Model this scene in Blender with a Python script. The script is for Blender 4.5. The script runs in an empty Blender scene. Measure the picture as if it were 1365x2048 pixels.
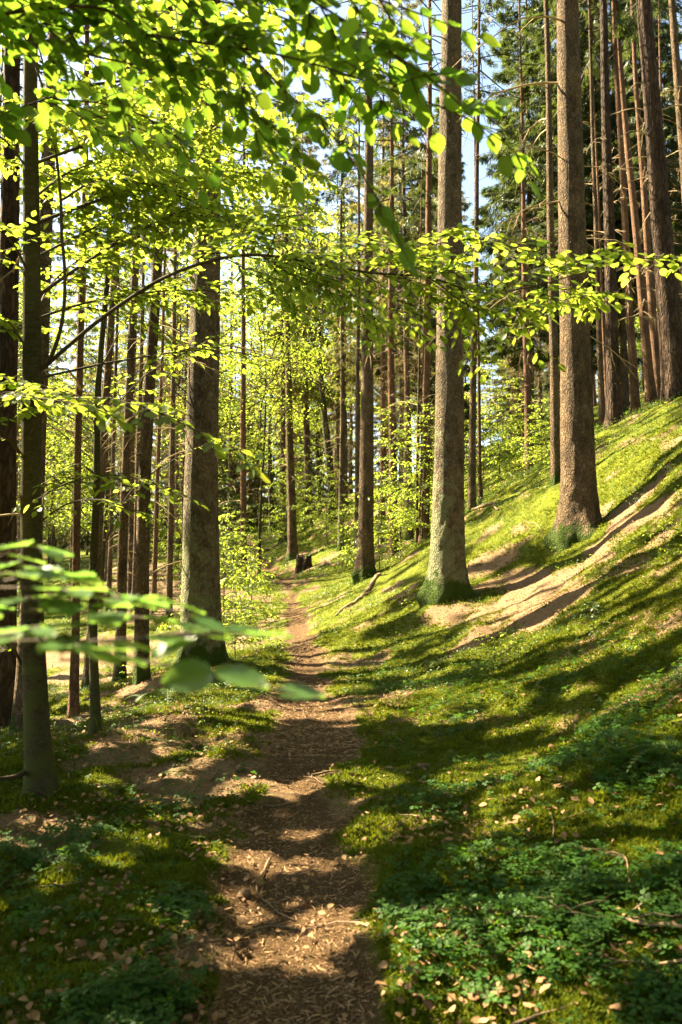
import bpy, math, random
import numpy as np
from mathutils import Vector, Matrix, Quaternion

rng = np.random.default_rng(7)
random.seed(7)
scene = bpy.context.scene
COL = scene.collection

# ------------------------------------------------------------------ camera model
PX_W, PX_H = 1365.0, 2048.0
LENS = 28.0
F = LENS / 36.0 * PX_H
PITCH = math.radians(4.5)
CAM = np.array([0.0, 0.0, 1.55])
FWD = np.array([0, math.cos(PITCH), math.sin(PITCH)])
UP = np.array([0, -math.sin(PITCH), math.cos(PITCH)])
RIGHT = np.array([1.0, 0, 0])


def P(px, py, d):
    """point of the place seen at photo pixel px,py at ground distance d"""
    r = FWD + RIGHT * ((px - PX_W / 2) / F) + UP * ((PX_H / 2 - py) / F)
    return CAM + r * (d / r[1])


def project(X):
    v = np.asarray(X, float) - CAM
    a = v @ FWD
    a = np.where(np.abs(a) < 1e-6, 1e-6, a)
    return PX_W / 2 + F * (v @ RIGHT) / a, PX_H / 2 - F * (v @ UP) / a, a


SUN_EL, SUN_A = math.radians(43), math.radians(28)
SUN = np.array([-math.cos(SUN_EL) * math.cos(SUN_A), math.cos(SUN_EL) * math.sin(SUN_A), math.sin(SUN_EL)])

# ------------------------------------------------------------------ noise


def _hash(ix, iy, iz, seed):
    n = (ix.astype(np.int64) * 374761393 + iy.astype(np.int64) * 668265263 + iz.astype(np.int64) * 2147483647 + seed * 974634533)
    n = (n ^ (n >> 13)) * 1274126177
    n = n & 0x7FFFFFFFFFFF
    n = n ^ (n >> 16)
    return (n & 0xFFFF).astype(float) / 65535.0


def noise(x, y, z=None, seed=0):
    x = np.asarray(x, float); y = np.asarray(y, float)
    z = np.zeros_like(x) if z is None else np.asarray(z, float)
    ix, iy, iz = np.floor(x), np.floor(y), np.floor(z)
    fx, fy, fz = x - ix, y - iy, z - iz
    fx, fy, fz = [t * t * (3 - 2 * t) for t in (fx, fy, fz)]
    out = 0
    for a in (0, 1):
        for b in (0, 1):
            for c in (0, 1):
                w = (fx if a else 1 - fx) * (fy if b else 1 - fy) * (fz if c else 1 - fz)
                out = out + w * _hash(ix + a, iy + b, iz + c, seed)
    return out


def fbm(x, y, z=None, seed=0, octv=3):
    s, a, t = 0, 1.0, 0
    for o in range(octv):
        k = 2.03 ** o
        s = s + a * noise(x * k, y * k, None if z is None else z * k, seed + o * 17)
        t += a
        a *= 0.5
    return s / t


# ------------------------------------------------------------------ terrain
CTRL = []
for px, py, d in [
    (560, 2048, 2.75), (600, 1700, 4.46), (625, 1500, 7.0), (620, 1400, 9.8), (610, 1330, 13.4), (600, 1270, 18),
    (585, 1210, 26), (570, 1165, 33), (540, 1130, 39), (505, 1100, 46), (480, 1085, 52), (500, 1050, 66),
    (430, 1335, 13.5), (200, 1480, 7.6), (85, 1605, 5.6), (0, 1720, 4.4), (0, 2048, 2.75), (330, 1390, 10.5), (300, 1440, 8.6),
    (285, 1378, 13), (148, 1452, 11), (245, 1372, 15), (340, 1240, 24), (0, 1350, 22), (100, 1250, 35), (250, 1195, 40),
    (100, 1130, 70), (330, 1120, 60), (0, 1150, 60),
    (895, 1200, 14.3), (1155, 1095, 14.4), (1110, 972, 18), (943, 1027, 22), (1228, 852, 22), (1270, 837, 24), (1300, 815, 25),
    (1345, 812, 20), (1205, 867, 24), (1365, 900, 14), (1365, 1100, 9.5), (1365, 1300, 6.5), (1365, 1530, 4.3), (1365, 1800, 3.1),
    (1365, 2048, 2.6), (1000, 1500, 6.6), (1000, 1300, 10.2), (750, 1330, 13), (730, 1165, 22), (840, 1090, 26), (665, 1042, 42),
    (585, 1118, 38), (487, 1152, 31), (460, 1066, 50), (1000, 955, 32), (1000, 900, 55), (800, 980, 60), (1300, 800, 40),
]:
    CTRL.append(P(px, py, d))
CTRL += [np.array(p, float) for p in [
    (-5, -6, -.3), (0, -6, 0), (5, -6, 2.0), (-12, -4, -1.3), (12, -4, 6), (-6, 3, -.35), (-12, 6, -1.6), (-20, 12, -1.8), (-35, 10, -1.5),
    (-30, 35, 0), (-45, 70, 3), (12, 8, 7.0), (12, 20, 7.6), (18, 14, 10), (25, 30, 12.5), (25, 0, 11), (40, 20, 15), (45, 60, 17), (20, 60, 14.5),
    (0, 110, 11), (-50, 110, 6), (50, 110, 18), (-60, 0, -1), (60, 0, 17), (-20, -25, -1), (20, -25, 9), (0, -25, .5), (-70, 60, 2), (0, 160, 14), (80, 160, 19), (-80, 160, 8)]]
CTRL = np.array(CTRL)


def _tps(r2):
    return 0.5 * r2 * np.log(r2 + 1e-9)


def _fit():
    S = 0.05
    p = CTRL[:, :2] * S
    n = len(p)
    r2 = ((p[:, None] - p[None]) ** 2).sum(-1)
    # smoother where points are far apart from the viewer
    K = _tps(r2) + np.diag(0.0006 + 0.0000012 * CTRL[:, 1].clip(0) ** 2)
    Q = np.c_[np.ones(n), p]
    A = np.zeros((n + 3, n + 3)); A[:n, :n] = K; A[:n, n:] = Q; A[n:, :n] = Q.T
    sol = np.linalg.solve(A, np.r_[CTRL[:, 2], 0, 0, 0])
    return S, p, sol


_S, _P, _SOL = _fit()


def base_h(x, y):
    x = np.asarray(x, float).ravel(); y = np.asarray(y, float).ravel()
    out = np.empty(len(x))
    for i in range(0, len(x), 40000):
        q = np.c_[np.clip(x[i:i + 40000], -75, 75), np.clip(y[i:i + 40000], -30, 155)] * _S
        r2 = ((q[:, None] - _P[None]) ** 2).sum(-1)
        out[i:i + 40000] = _tps(r2) @ _SOL[:-3] + _SOL[-3] + q @ _SOL[-2:]
    return out


PATH = np.array([P(*t)[:2] for t in [(560, 2048, 2.75), (600, 1700, 4.46), (622, 1500, 7.0), (618, 1400, 9.8), (610, 1330, 13.4), (602, 1270, 18),
                                     (585, 1210, 26), (568, 1165, 33), (535, 1130, 39), (505, 1100, 46), (480, 1085, 52)]])
PATH = np.vstack([[-.12, -6], PATH, [-9, 56], [-14, 62]])


def path_dist(x, y):
    x = np.asarray(x, float); y = np.asarray(y, float)
    best = np.full(x.shape, 1e9)
    for a, b in zip(PATH[:-1], PATH[1:]):
        ab = b - a
        t = np.clip(((x - a[0]) * ab[0] + (y - a[1]) * ab[1]) / (ab @ ab), 0, 1)
        best = np.minimum(best, np.hypot(x - a[0] - t * ab[0], y - a[1] - t * ab[1]))
    return best


def sstep(a, b, x):
    t = np.clip((x - a) / (b - a), 0, 1)
    return t * t * (3 - 2 * t)


def path_mask(x, y):
    d = path_dist(x, y) + (fbm(np.asarray(x) * 1.7, np.asarray(y) * 1.7, seed=3, octv=5) - .5) * .75
    w = .19 + .15 * np.exp(-((np.asarray(y) - 9.5) / 2.5) ** 2) + .10 * np.exp(-(np.asarray(y) / 3.2) ** 2)
    return 1 - sstep(w - .16, w + .30, d)


MOUNDS = []  # (x, y, height, radius) swellings round the feet of the big trees


def full_h(x, y):
    x = np.asarray(x, float).ravel(); y = np.asarray(y, float).ravel()
    h = base_h(x, y)
    pm = path_mask(x, y)
    off = np.clip(path_dist(x, y) - .4, 0, 2) / 2
    h += (fbm(x * .7, y * .7, seed=11) - .5) * (.04 + .22 * off)
    h += (fbm(x * 3.1, y * 3.1, seed=12) - .5) * (.02 + .10 * (1 - pm)) + (fbm(x * 1.5, y * 1.5, seed=14) - .5) * .20 * off * sstep(6, 10, y)
    h += (noise(x * 9, y * 9, seed=13) - .5) * .025
    h -= .05 * pm
    for mx, my, mh, mr in MOUNDS:
        h += mh * np.exp(-((x - mx) ** 2 + (y - my) ** 2) / mr ** 2)
    return h


for q, mh, mr in [((895, 1200, 14.3), .06, .7), ((1160, 1095, 14.4), .05, .9), ((400, 1335, 13.6), .10, .8), ((85, 1605, 5.6), .06, .3), ((1345, 812, 20), .15, .8), ((730, 1165, 22), .1, .6)]:
    c = P(*q); MOUNDS.append((c[0], c[1], mh, mr))

# a lookup grid for quick heights
GX0, GX1, GY0, GY1, GS = -45.0, 45.0, -15.0, 125.0, .25
_gx = np.arange(GX0, GX1 + GS, GS); _gy = np.arange(GY0, GY1 + GS, GS)
_mx, _my = np.meshgrid(_gx, _gy)
HGRID = (full_h(_mx, _my)).reshape(_mx.shape)


def hq(x, y):
    u = np.clip((np.asarray(x) - GX0) / GS, 0, len(_gx) - 1.001); v = np.clip((np.asarray(y) - GY0) / GS, 0, len(_gy) - 1.001)
    i, j = u.astype(int), v.astype(int); fu, fv = u - i, v - j
    return (HGRID[j, i] * (1 - fu) * (1 - fv) + HGRID[j, i + 1] * fu * (1 - fv) + HGRID[j + 1, i] * (1 - fu) * fv + HGRID[j + 1, i + 1] * fu * fv)


def hz(x, y):
    return float(full_h([x], [y])[0])


# ------------------------------------------------------------------ gaps cut into the crowns where sun flecks should fall
# (px, py, rx, ry, angle, openness) of sun flecks on the ground
GAPS = [
    (650, 1345, 230, 18, 0, 1.0), (620, 1385, 140, 14, 0, .9), (600, 1425, 190, 20, 0, .85), (420, 1395, 150, 22, -12, .85), (600, 1250, 90, 90, 0, .62),
    (250, 1480, 130, 25, -25, .75), (90, 1650, 90, 35, -15, .75), (250, 1560, 70, 25, 0, .5), (270, 1590, 80, 20, 0, .5),
    (480, 1745, 80, 60, 0, .85), (500, 1880, 130, 55, 0, .78), (640, 1840, 75, 60, 0, .82), (590, 1930, 90, 22, 0, .7), (580, 1590, 60, 20, 0, .45), (690, 1640, 40, 25, 0, .5),
    (30, 1880, 50, 60, 0, .55), (300, 1800, 70, 60, 0, .4), (170, 1750, 100, 40, 0, .4), (120, 2020, 80, 30, 0, .35),
    (840, 1300, 210, 36, -8, .62), (1070, 1195, 150, 60, -32, 1.0), (1090, 1255, 90, 26, -20, .9), (1270, 1035, 110, 48, -30, 1.0),
    (880, 1390, 90, 30, 0, .65), (980, 1440, 170, 22, 0, .6), (1150, 1380, 200, 22, -5, .5), (1250, 1450, 120, 30, 0, .35),
    (760, 1800, 50, 60, 0, .4), (930, 1680, 110, 40, 0, .4), (780, 1600, 90, 40, 0, .4), (1080, 1690, 60, 30, 0, .35), (1120, 1950, 100, 40, 0, .4), (1300, 1990, 70, 50, 0, .55),
    (700, 1720, 70, 40, 0, .45), (840, 1600, 120, 26, -6, .5), (1000, 1620, 120, 24, -8, .45), (1180, 1560, 100, 24, -10, .35), (950, 1780, 120, 30, -5, .4), (1200, 1820, 130, 26, -5, .4), (360, 1650, 110, 30, -8, .5), (150, 1620, 90, 26, -15, .6), (400, 1510, 120, 26, -15, .55), (250, 1930, 80, 40, 0, .4),
    (900, 1900, 60, 30, 0, .35), (1010, 1560, 60, 30, 0, .3), (740, 1980, 60, 30, 0, .3),
    (1010, 1060, 110, 45, -30, .55), (1280, 900, 110, 40, -25, .8), (1310, 960, 70, 20, -25, .7), (940, 1190, 60, 30, -30, .8), (690, 1200, 110, 60, -15, .75),
    (520, 1190, 70, 70, -30, .8), (1340, 1140, 60, 25, -20, .6), (780, 1210, 90, 30, -30, .4),
]


def openness(px, py, a):
    L = np.where(py > 1430, .15, np.where(py > 1150, .30, .5))
    L = np.where((px > 930) & (py <= 1180), .20, L)
    L = np.where((px > 950) & (py > 1180), .12, L)
    L = np.where(py > 1960, .07, L)
    for gx, gy, rx, ry, ang, o in GAPS:
        c, s = math.cos(math.radians(ang)), math.sin(math.radians(ang))
        dx, dy = px - gx, py - gy
        q = ((dx * c + dy * s) / rx) ** 2 + ((-dx * s + dy * c) / ry) ** 2
        L = np.maximum(L, o * sstep(1.7, .5, q))
    off = (a < .5) | (px < -60) | (px > 1430) | (py > 2150)
    L = np.where(py > 1450, L * np.where(px > 740, .42, np.where(px < 420, .55, .85)), L)
    L = np.where((py > 1440) & (py < 1660) & (px > 480) & (px < 740), L * .45, L)
    L = np.where(py > 1960, L * .4, L)
    return np.where(off, np.where(px > 1430, .4, .3), L)


def lit_ground(x, y):
    z = hq(x, y)
    px, py, a = project(np.c_[x, y, z])
    L = openness(px, py, a)
    sc = np.clip(y * .045, .13, 1.6)
    k = np.clip(np.log2(sc / .13), 0, 3.99)
    n = np.zeros(len(x)); sizes = [.13, .26, .55, 1.2]
    for i, s in enumerate(sizes):
        m = np.floor(k) == i
        if m.any():
            n[m] = .65 * noise(x[m] / s, y[m] / s, seed=30 + i) + .35 * noise(x[m] / s * 2.3, y[m] / s * 2.3, seed=40 + i)
    n = np.clip((n - .5) * 1.9 + .5, 0, 1)
    return n < L


def footprint(S):
    """where on the ground the sun would reach, seen through the canopy point S"""
    S = np.asarray(S, float)
    t = np.zeros(len(S)); hit = np.zeros(len(S), bool)
    p = S.copy()
    for _ in range(60):
        gap = p[:, 2] - hq(p[:, 0], p[:, 1])
        p -= SUN * np.clip(gap * .75, 0, 4)[:, None]
    return p


SU = np.cross(SUN, [0, 0, 1.0]); SU /= np.linalg.norm(SU); SV = np.cross(SU, SUN)
WL_CELL = .2
_wl = []; _WLK = None; _WLS = None


def _key(S, du=0, dv=0):
    return (np.floor(S @ SU / WL_CELL).astype(np.int64) + du) * 1000003 + np.floor(S @ SV / WL_CELL).astype(np.int64) + dv


def sunward_gap(S, p=1.0):
    """leaves and bark that the sun reaches: crowns further up are cut away to let it in"""
    S = np.asarray(S, float).reshape(-1, 3)
    if p < 1:
        S = S[noise(S @ SU / .5, S @ SV / .5, seed=61) < p * .62 + .15]
    _wl.append((_key(S), S @ SUN))


def seal_gaps():
    global _WLK, _WLS
    k = np.concatenate([a for a, _ in _wl]); q = np.concatenate([b for _, b in _wl])
    o = np.lexsort((q, k)); k, q = k[o], q[o]
    f = np.r_[True, k[1:] != k[:-1]]
    _WLK, _WLS = k[f], q[f]


def in_gap(S):
    if _WLK is None: return np.zeros(len(S), bool)
    k = _key(S); i = np.clip(np.searchsorted(_WLK, k), 0, len(_WLK) - 1)
    return (_WLK[i] == k) & (S @ SUN > _WLS[i] + .5)


def shaded_only(S, D=None):
    """True for the canopy points S (reaching to S+D) that leave every sun fleck open"""
    if len(S) == 0:
        return np.zeros(0, bool)
    bad = np.zeros(len(S), bool)
    for Q in ([S] if D is None else [S, S + D * .55, S + D]):
        g = footprint(Q)
        bad |= lit_ground(g[:, 0], g[:, 1]) | in_gap(Q)
    return ~bad


# ------------------------------------------------------------------ mesh helpers
class Bag:
    """collects verts, polygons and material slots for ONE mesh"""

    def __init__(s):
        s.v, s.l, s.t, s.m, s.n = [], [], [], [], 0

    def add(s, v, loops, totals, mat=0):
        v = np.asarray(v, np.float32).reshape(-1, 3)
        s.v.append(v); s.l.append(np.asarray(loops, np.int64).ravel() + s.n)
        s.t.append(np.asarray(totals, np.int64)); s.m.append(np.full(len(totals), mat, np.int32)); s.n += len(v)

    def polys(s, v, faces, mat=0):
        s.add(v, [i for f in faces for i in f], [len(f) for f in faces], mat)

    def stamp(s, tv, faces, R, T, mat=0):
        """template tv/faces stamped with R (N,3,3) and T (N,3)"""
        N = len(T)
        if N == 0:
            return
        tv = np.asarray(tv, float)
        V = np.einsum('nij,kj->nki', R, tv) + np.asarray(T)[:, None]
        lo = np.array([i for f in faces for i in f]); to = np.array([len(f) for f in faces])
        L = (lo[None] + (np.arange(N) * len(tv))[:, None]).ravel()
        s.add(V.reshape(-1, 3), L, np.tile(to, N), mat)

    def mesh(s, name, mats, smooth=False):
        me = bpy.data.meshes.new(name)
        if s.n:
            v = np.concatenate(s.v); l = np.concatenate(s.l); t = np.concatenate(s.t); m = np.concatenate(s.m)
            me.vertices.add(len(v)); me.vertices.foreach_set('co', v.ravel())
            me.loops.add(len(l)); me.loops.foreach_set('vertex_index', l.astype(np.int32))
            me.polygons.add(len(t))
            st = np.r_[0, np.cumsum(t)[:-1]].astype(np.int32)
            me.polygons.foreach_set('loop_start', st); me.polygons.foreach_set('loop_total', t.astype(np.int32))
            me.polygons.foreach_set('material_index', m)
            me.polygons.foreach_set('use_smooth', np.full(len(t), smooth))
            me.update(calc_edges=True)
        for x in mats:
            me.materials.append(x)
        return me


def link(name, me, parent=None, loc=None):
    o = bpy.data.objects.new(name, me)
    COL.objects.link(o)
    if parent is not None:
        o.parent = parent
    if loc is not None:
        o.location = loc
    return o


def tag(o, label=None, cat=None, group=None, kind=None):
    if label: o['label'] = label
    if cat: o['category'] = cat
    if group: o['group'] = group
    if kind: o['kind'] = kind
    return o


def thing(name, label, cat, loc, group=None):
    o = link(name, None, None, loc)
    o.empty_display_size = .1
    return tag(o, label, cat, group)


def unit(a):
    a = np.asarray(a, float)
    return a / (np.linalg.norm(a, axis=-1, keepdims=True) + 1e-12)


def frames(D, N):
    """rotation matrices with local x along D and z near N"""
    D = unit(D); Y = unit(np.cross(N, D)); Z = np.cross(D, Y)
    return np.stack([D, Y, Z], -1)


def smooth_line(pts, step):
    pts = np.asarray(pts, float)
    q = np.vstack([2 * pts[0] - pts[1], pts, 2 * pts[-1] - pts[-2]])
    out = []
    for i in range(1, len(q) - 2):
        n = max(2, int(np.linalg.norm(q[i + 1] - q[i]) / step))
        t = np.linspace(0, 1, n, endpoint=False)[:, None]
        a, b, c, d = q[i - 1], q[i], q[i + 1], q[i + 2]
        out.append(.5 * (2 * b + (c - a) * t + (2 * a - 5 * b + 4 * c - d) * t ** 2 + (3 * b - a - 3 * c + d) * t ** 3))
    return np.vstack(out + [pts[-1:]])


def tube(bag, pts, r, n=6, mat=0, cap=True):
    pts = np.asarray(pts, float); k = len(pts)
    r = np.broadcast_to(np.asarray(r, float), (k,))
    T = unit(np.gradient(pts, axis=0))
    ref = np.array([0, 0, 1.0]) if abs(T[:, 2]).mean() < .8 else np.array([1.0, 0, 0])
    A = unit(np.cross(T, ref)); B = np.cross(T, A)
    th = np.arange(n) / n * 2 * np.pi
    V = pts[:, None] + r[:, None, None] * (A[:, None] * np.cos(th)[None, :, None] + B[:, None] * np.sin(th)[None, :, None])
    f = []
    for i in range(k - 1):
        for j in range(n):
            f.append((i * n + j, i * n + (j + 1) % n, (i + 1) * n + (j + 1) % n, (i + 1) * n + j))
    if cap:
        f.append(tuple(range(n))); f.append(tuple(range((k - 1) * n, k * n)))
    bag.polys(V.reshape(-1, 3), f, mat)


# ------------------------------------------------------------------ materials
def new_mat(name):
    m = bpy.data.materials.new(name); m.use_nodes = True
    nt = m.node_tree; nt.nodes.clear()
    return m, nt, nt.nodes, nt.links


def nd(nodes, typ, **kw):
    n = nodes.new(typ)
    for k, v in kw.items():
        if k in n.inputs.keys() if isinstance(k, str) else False:
            n.inputs[k].default_value = v
        else:
            setattr(n, k, v)
    return n


def ramp(nodes, stops):
    r = nodes.new('ShaderNodeValToRGB'); e = r.color_ramp.elements
    while len(e) < len(stops):
        e.new(.5)
    for x, (p, c) in zip(e, stops):
        x.position = p; x.color = (*c, 1)
    return r


def leaf_mat(name, dark, light, trans, fac=.55, rough=.45, spec=.4):
    m, nt, N, L = new_mat(name)
    g = N.new('ShaderNodeNewGeometry'); oi = N.new('ShaderNodeObjectInfo')
    rp = ramp(N, [(0, dark), (1, light)]); L.new(g.outputs['Random Per Island'], rp.inputs[0])
    hsv = N.new('ShaderNodeHueSaturation'); hsv.inputs['Color'].default_value = (*trans, 1)
    mr = N.new('ShaderNodeMapRange'); mr.inputs['To Min'].default_value = .475; mr.inputs['To Max'].default_value = .515
    L.new(g.outputs['Random Per Island'], mr.inputs[0]); L.new(mr.outputs[0], hsv.inputs['Hue'])
    mv = N.new('ShaderNodeMapRange'); mv.inputs['To Min'].default_value = .7; mv.inputs['To Max'].default_value = 1.2
    mm = N.new('ShaderNodeMath'); mm.operation = 'FRACT'; mu = N.new('ShaderNodeMath'); mu.operation = 'MULTIPLY'; mu.inputs[1].default_value = 7.31
    L.new(g.outputs['Random Per Island'], mu.inputs[0]); L.new(mu.outputs[0], mm.inputs[0]); L.new(mm.outputs[0], mv.inputs[0]); L.new(mv.outputs[0], hsv.inputs['Value'])
    p = N.new('ShaderNodeBsdfPrincipled'); p.inputs['Roughness'].default_value = rough; p.inputs['Specular IOR Level'].default_value = spec
    L.new(rp.outputs[0], p.inputs['Base Color'])
    t = N.new('ShaderNodeBsdfTranslucent'); L.new(hsv.outputs[0], t.inputs['Color'])
    mx = N.new('ShaderNodeMixShader'); mx.inputs[0].default_value = fac
    L.new(p.outputs[0], mx.inputs[1]); L.new(t.outputs[0], mx.inputs[2])
    o = N.new('ShaderNodeOutputMaterial'); L.new(mx.outputs[0], o.inputs[0])
    return m


def plain_mat(name, a, b, rough=.85, spec=.2, scale=6.0, bump=0.0):
    """two-tone noise colour with per-piece variation"""
    m, nt, N, L = new_mat(name)
    tc = N.new('ShaderNodeTexCoord'); nz = N.new('ShaderNodeTexNoise'); nz.inputs['Scale'].default_value = scale; nz.inputs['Detail'].default_value = 4
    L.new(tc.outputs['Object'], nz.inputs['Vector'])
    g = N.new('ShaderNodeNewGeometry')
    ad = N.new('ShaderNodeMath'); ad.operation = 'MULTIPLY_ADD'; ad.inputs[1].default_value = .6
    sb = N.new('ShaderNodeMath'); sb.operation = 'SUBTRACT'; sb.inputs[1].default_value = .3
    L.new(nz.outputs[0], sb.inputs[0]); L.new(g.outputs['Random Per Island'], ad.inputs[0]); L.new(sb.outputs[0], ad.inputs[2])
    rp = ramp(N, [(0.1, a), (.8, b)]); L.new(ad.outputs[0], rp.inputs[0])
    p = N.new('ShaderNodeBsdfPrincipled'); p.inputs['Roughness'].default_value = rough; p.inputs['Specular IOR Level'].default_value = spec
    L.new(rp.outputs[0], p.inputs['Base Color'])
    if bump:
        bp = N.new('ShaderNodeBump'); bp.inputs['Strength'].default_value = bump; bp.inputs['Distance'].default_value = .02
        L.new(nz.outputs[0], bp.inputs['Height']); L.new(bp.outputs[0], p.inputs['Normal'])
    o = N.new('ShaderNodeOutputMaterial'); L.new(p.outputs[0], o.inputs[0])
    return m


def bark_mat(name, lo, mid, hi, cell=25.0, stretch=.45, lichen=0.0, moss=0.0, bump=1.0, lich_col=(.29, .315, .165), red_up=0.0, mossy_h=.55, moss_col=(.055, .085, .012)):
    m, nt, N, L = new_mat(name)
    tc = N.new('ShaderNodeTexCoord'); oi = N.new('ShaderNodeObjectInfo')
    off = N.new('ShaderNodeVectorMath'); off.operation = 'MULTIPLY_ADD'; off.inputs[1].default_value = (13, 7, 5)
    cmb = N.new('ShaderNodeCombineXYZ')
    for i in range(3): L.new(oi.outputs['Random'], cmb.inputs[i])
    L.new(cmb.outputs[0], off.inputs[0]); L.new(tc.outputs['Object'], off.inputs[2])
    mp = N.new('ShaderNodeMapping'); mp.inputs['Scale'].default_value = (1, 1, stretch); L.new(off.outputs[0], mp.inputs['Vector'])
    wn = N.new('ShaderNodeTexNoise'); wn.inputs['Scale'].default_value = 9; wn.inputs['Detail'].default_value = 3; L.new(mp.outputs[0], wn.inputs['Vector'])
    wm = N.new('ShaderNodeVectorMath'); wm.operation = 'MULTIPLY_ADD'; wm.inputs[1].default_value = (.16, .16, .16)
    L.new(wn.outputs['Color'], wm.inputs[0]); L.new(mp.outputs[0], wm.inputs[2])
    vo = N.new('ShaderNodeTexVoronoi'); vo.feature = 'DISTANCE_TO_EDGE'; vo.inputs['Scale'].default_value = cell; L.new(wm.outputs[0], vo.inputs['Vector'])
    vc = N.new('ShaderNodeTexVoronoi'); vc.inputs['Scale'].default_value = cell; L.new(wm.outputs[0], vc.inputs['Vector'])
    fine = N.new('ShaderNodeTexNoise'); fine.inputs['Scale'].default_value = cell * 2.6; fine.inputs['Detail'].default_value = 6; fine.inputs['Roughness'].default_value = .7
    L.new(mp.outputs[0], fine.inputs['Vector'])
    big = N.new('ShaderNodeTexNoise'); big.inputs['Scale'].default_value = 1.6; big.inputs['Detail'].default_value = 4; L.new(off.outputs[0], big.inputs['Vector'])
    # plate height: cracks low, plates high, each plate with a level of its own
    cr = N.new('ShaderNodeMapRange'); cr.inputs['From Max'].default_value = .30; L.new(vo.outputs['Distance'], cr.inputs[0])
    sp = N.new('ShaderNodeSeparateColor'); L.new(vc.outputs['Color'], sp.inputs[0])
    h1 = N.new('ShaderNodeMath'); h1.operation = 'MULTIPLY_ADD'; h1.inputs[1].default_value = .45; L.new(sp.outputs[0], h1.inputs[0]); L.new(cr.outputs[0], h1.inputs[2])
    h2 = N.new('ShaderNodeMath'); h2.operation = 'MULTIPLY_ADD'; h2.inputs[1].default_value = 1.5; L.new(fine.outputs[0], h2.inputs[0]); L.new(h1.outputs[0], h2.inputs[2])
    cm = N.new('ShaderNodeMath'); cm.operation = 'MULTIPLY'; cm.inputs[1].default_value = .33; L.new(h2.outputs[0], cm.inputs[0])
    rp = ramp(N, [(.12, lo), (.55, mid), (.95, hi)]); L.new(cm.outputs[0], rp.inputs[0])
    tone = N.new('ShaderNodeMix'); tone.data_type = 'RGBA'; tone.blend_type = 'MULTIPLY'; tone.inputs[0].default_value = 1
    pat = N.new('ShaderNodeTexNoise'); pat.inputs['Scale'].default_value = cell * .32; pat.inputs['Detail'].default_value = 5; pat.inputs['Roughness'].default_value = .7; L.new(mp.outputs[0], pat.inputs['Vector'])
    bs = N.new('ShaderNodeMath'); bs.operation = 'MULTIPLY_ADD'; bs.inputs[1].default_value = .6; L.new(pat.outputs[0], bs.inputs[0])
    bs2 = N.new('ShaderNodeMath'); bs2.operation = 'MULTIPLY'; bs2.inputs[1].default_value = .4; L.new(big.outputs[0], bs2.inputs[0]); L.new(bs2.outputs[0], bs.inputs[2])
    br = ramp(N, [(.38, (.48, .45, .42)), (.5, (.95, .92, .88)), (.62, (1.35, 1.28, 1.2))]); L.new(bs.outputs[0], br.inputs[0])
    L.new(rp.outputs[0], tone.inputs[6]); L.new(br.outputs[0], tone.inputs[7])
    col = tone.outputs[2]
    sx = N.new('ShaderNodeSeparateXYZ'); L.new(tc.outputs['Object'], sx.inputs[0])
    def over(col, c, facsock):
        k = N.new('ShaderNodeMix'); k.data_type = 'RGBA'; k.inputs[7].default_value = (*c, 1)
        L.new(facsock, k.inputs[0]); L.new(col, k.inputs[6]); return k.outputs[2]
    if red_up:
        rr = N.new('ShaderNodeMapRange'); rr.inputs['From Min'].default_value = .5; rr.inputs['From Max'].default_value = 6; rr.inputs['To Max'].default_value = red_up
        L.new(sx.outputs[2], rr.inputs[0]); col = over(col, (.32, .17, .095), rr.outputs[0])
    if lichen:
        ln = N.new('ShaderNodeTexNoise'); ln.inputs['Scale'].default_value = 5; ln.inputs['Detail'].default_value = 8; ln.inputs['Roughness'].default_value = .75; L.new(off.outputs[0], ln.inputs['Vector'])
        zf = N.new('ShaderNodeMapRange'); zf.inputs['From Min'].default_value = 0.2; zf.inputs['From Max'].default_value = 4.5; zf.inputs['To Min'].default_value = .18 * lichen; zf.inputs['To Max'].default_value = -.12
        L.new(sx.outputs[2], zf.inputs[0])
        sd = N.new('ShaderNodeMath'); sd.operation = 'MULTIPLY_ADD'; sd.inputs[1].default_value = -.25; L.new(sx.outputs[0], sd.inputs[0]); L.new(zf.outputs[0], sd.inputs[2])
        la = N.new('ShaderNodeMath'); la.operation = 'ADD'; L.new(ln.outputs[0], la.inputs[0]); L.new(sd.outputs[0], la.inputs[1])
        lr = N.new('ShaderNodeMapRange'); lr.inputs['From Min'].default_value = .52; lr.inputs['From Max'].default_value = .66; lr.inputs['To Max'].default_value = .8; L.new(la.outputs[0], lr.inputs[0])
        col = over(col, lich_col, lr.outputs[0])
    if moss:
        mn = N.new('ShaderNodeTexNoise'); mn.inputs['Scale'].default_value = 6; mn.inputs['Detail'].default_value = 6; L.new(off.outputs[0], mn.inputs['Vector'])
        mz = N.new('ShaderNodeMapRange'); mz.inputs['From Min'].default_value = -.1; mz.inputs['From Max'].default_value = mossy_h; mz.inputs['To Min'].default_value = .35 * moss; mz.inputs['To Max'].default_value = -.3
        L.new(sx.outputs[2], mz.inputs[0])
        ma = N.new('ShaderNodeMath'); ma.operation = 'ADD'; L.new(mn.outputs[0], ma.inputs[0]); L.new(mz.outputs[0], ma.inputs[1])
        mr = N.new('ShaderNodeMapRange'); mr.inputs['From Min'].default_value = .5; mr.inputs['From Max'].default_value = .68; L.new(ma.outputs[0], mr.inputs[0])
        col = over(col, moss_col, mr.outputs[0])
    p = N.new('ShaderNodeBsdfPrincipled'); p.inputs['Roughness'].default_value = .9; p.inputs['Specular IOR Level'].default_value = .15
    L.new(col, p.inputs['Base Color'])
    bp = N.new('ShaderNodeBump'); bp.inputs['Strength'].default_value = min(1, bump); bp.inputs['Distance'].default_value = .065 * bump
    L.new(h2.outputs[0], bp.inputs['Height']); L.new(bp.outputs[0], p.inputs['Normal'])
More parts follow.
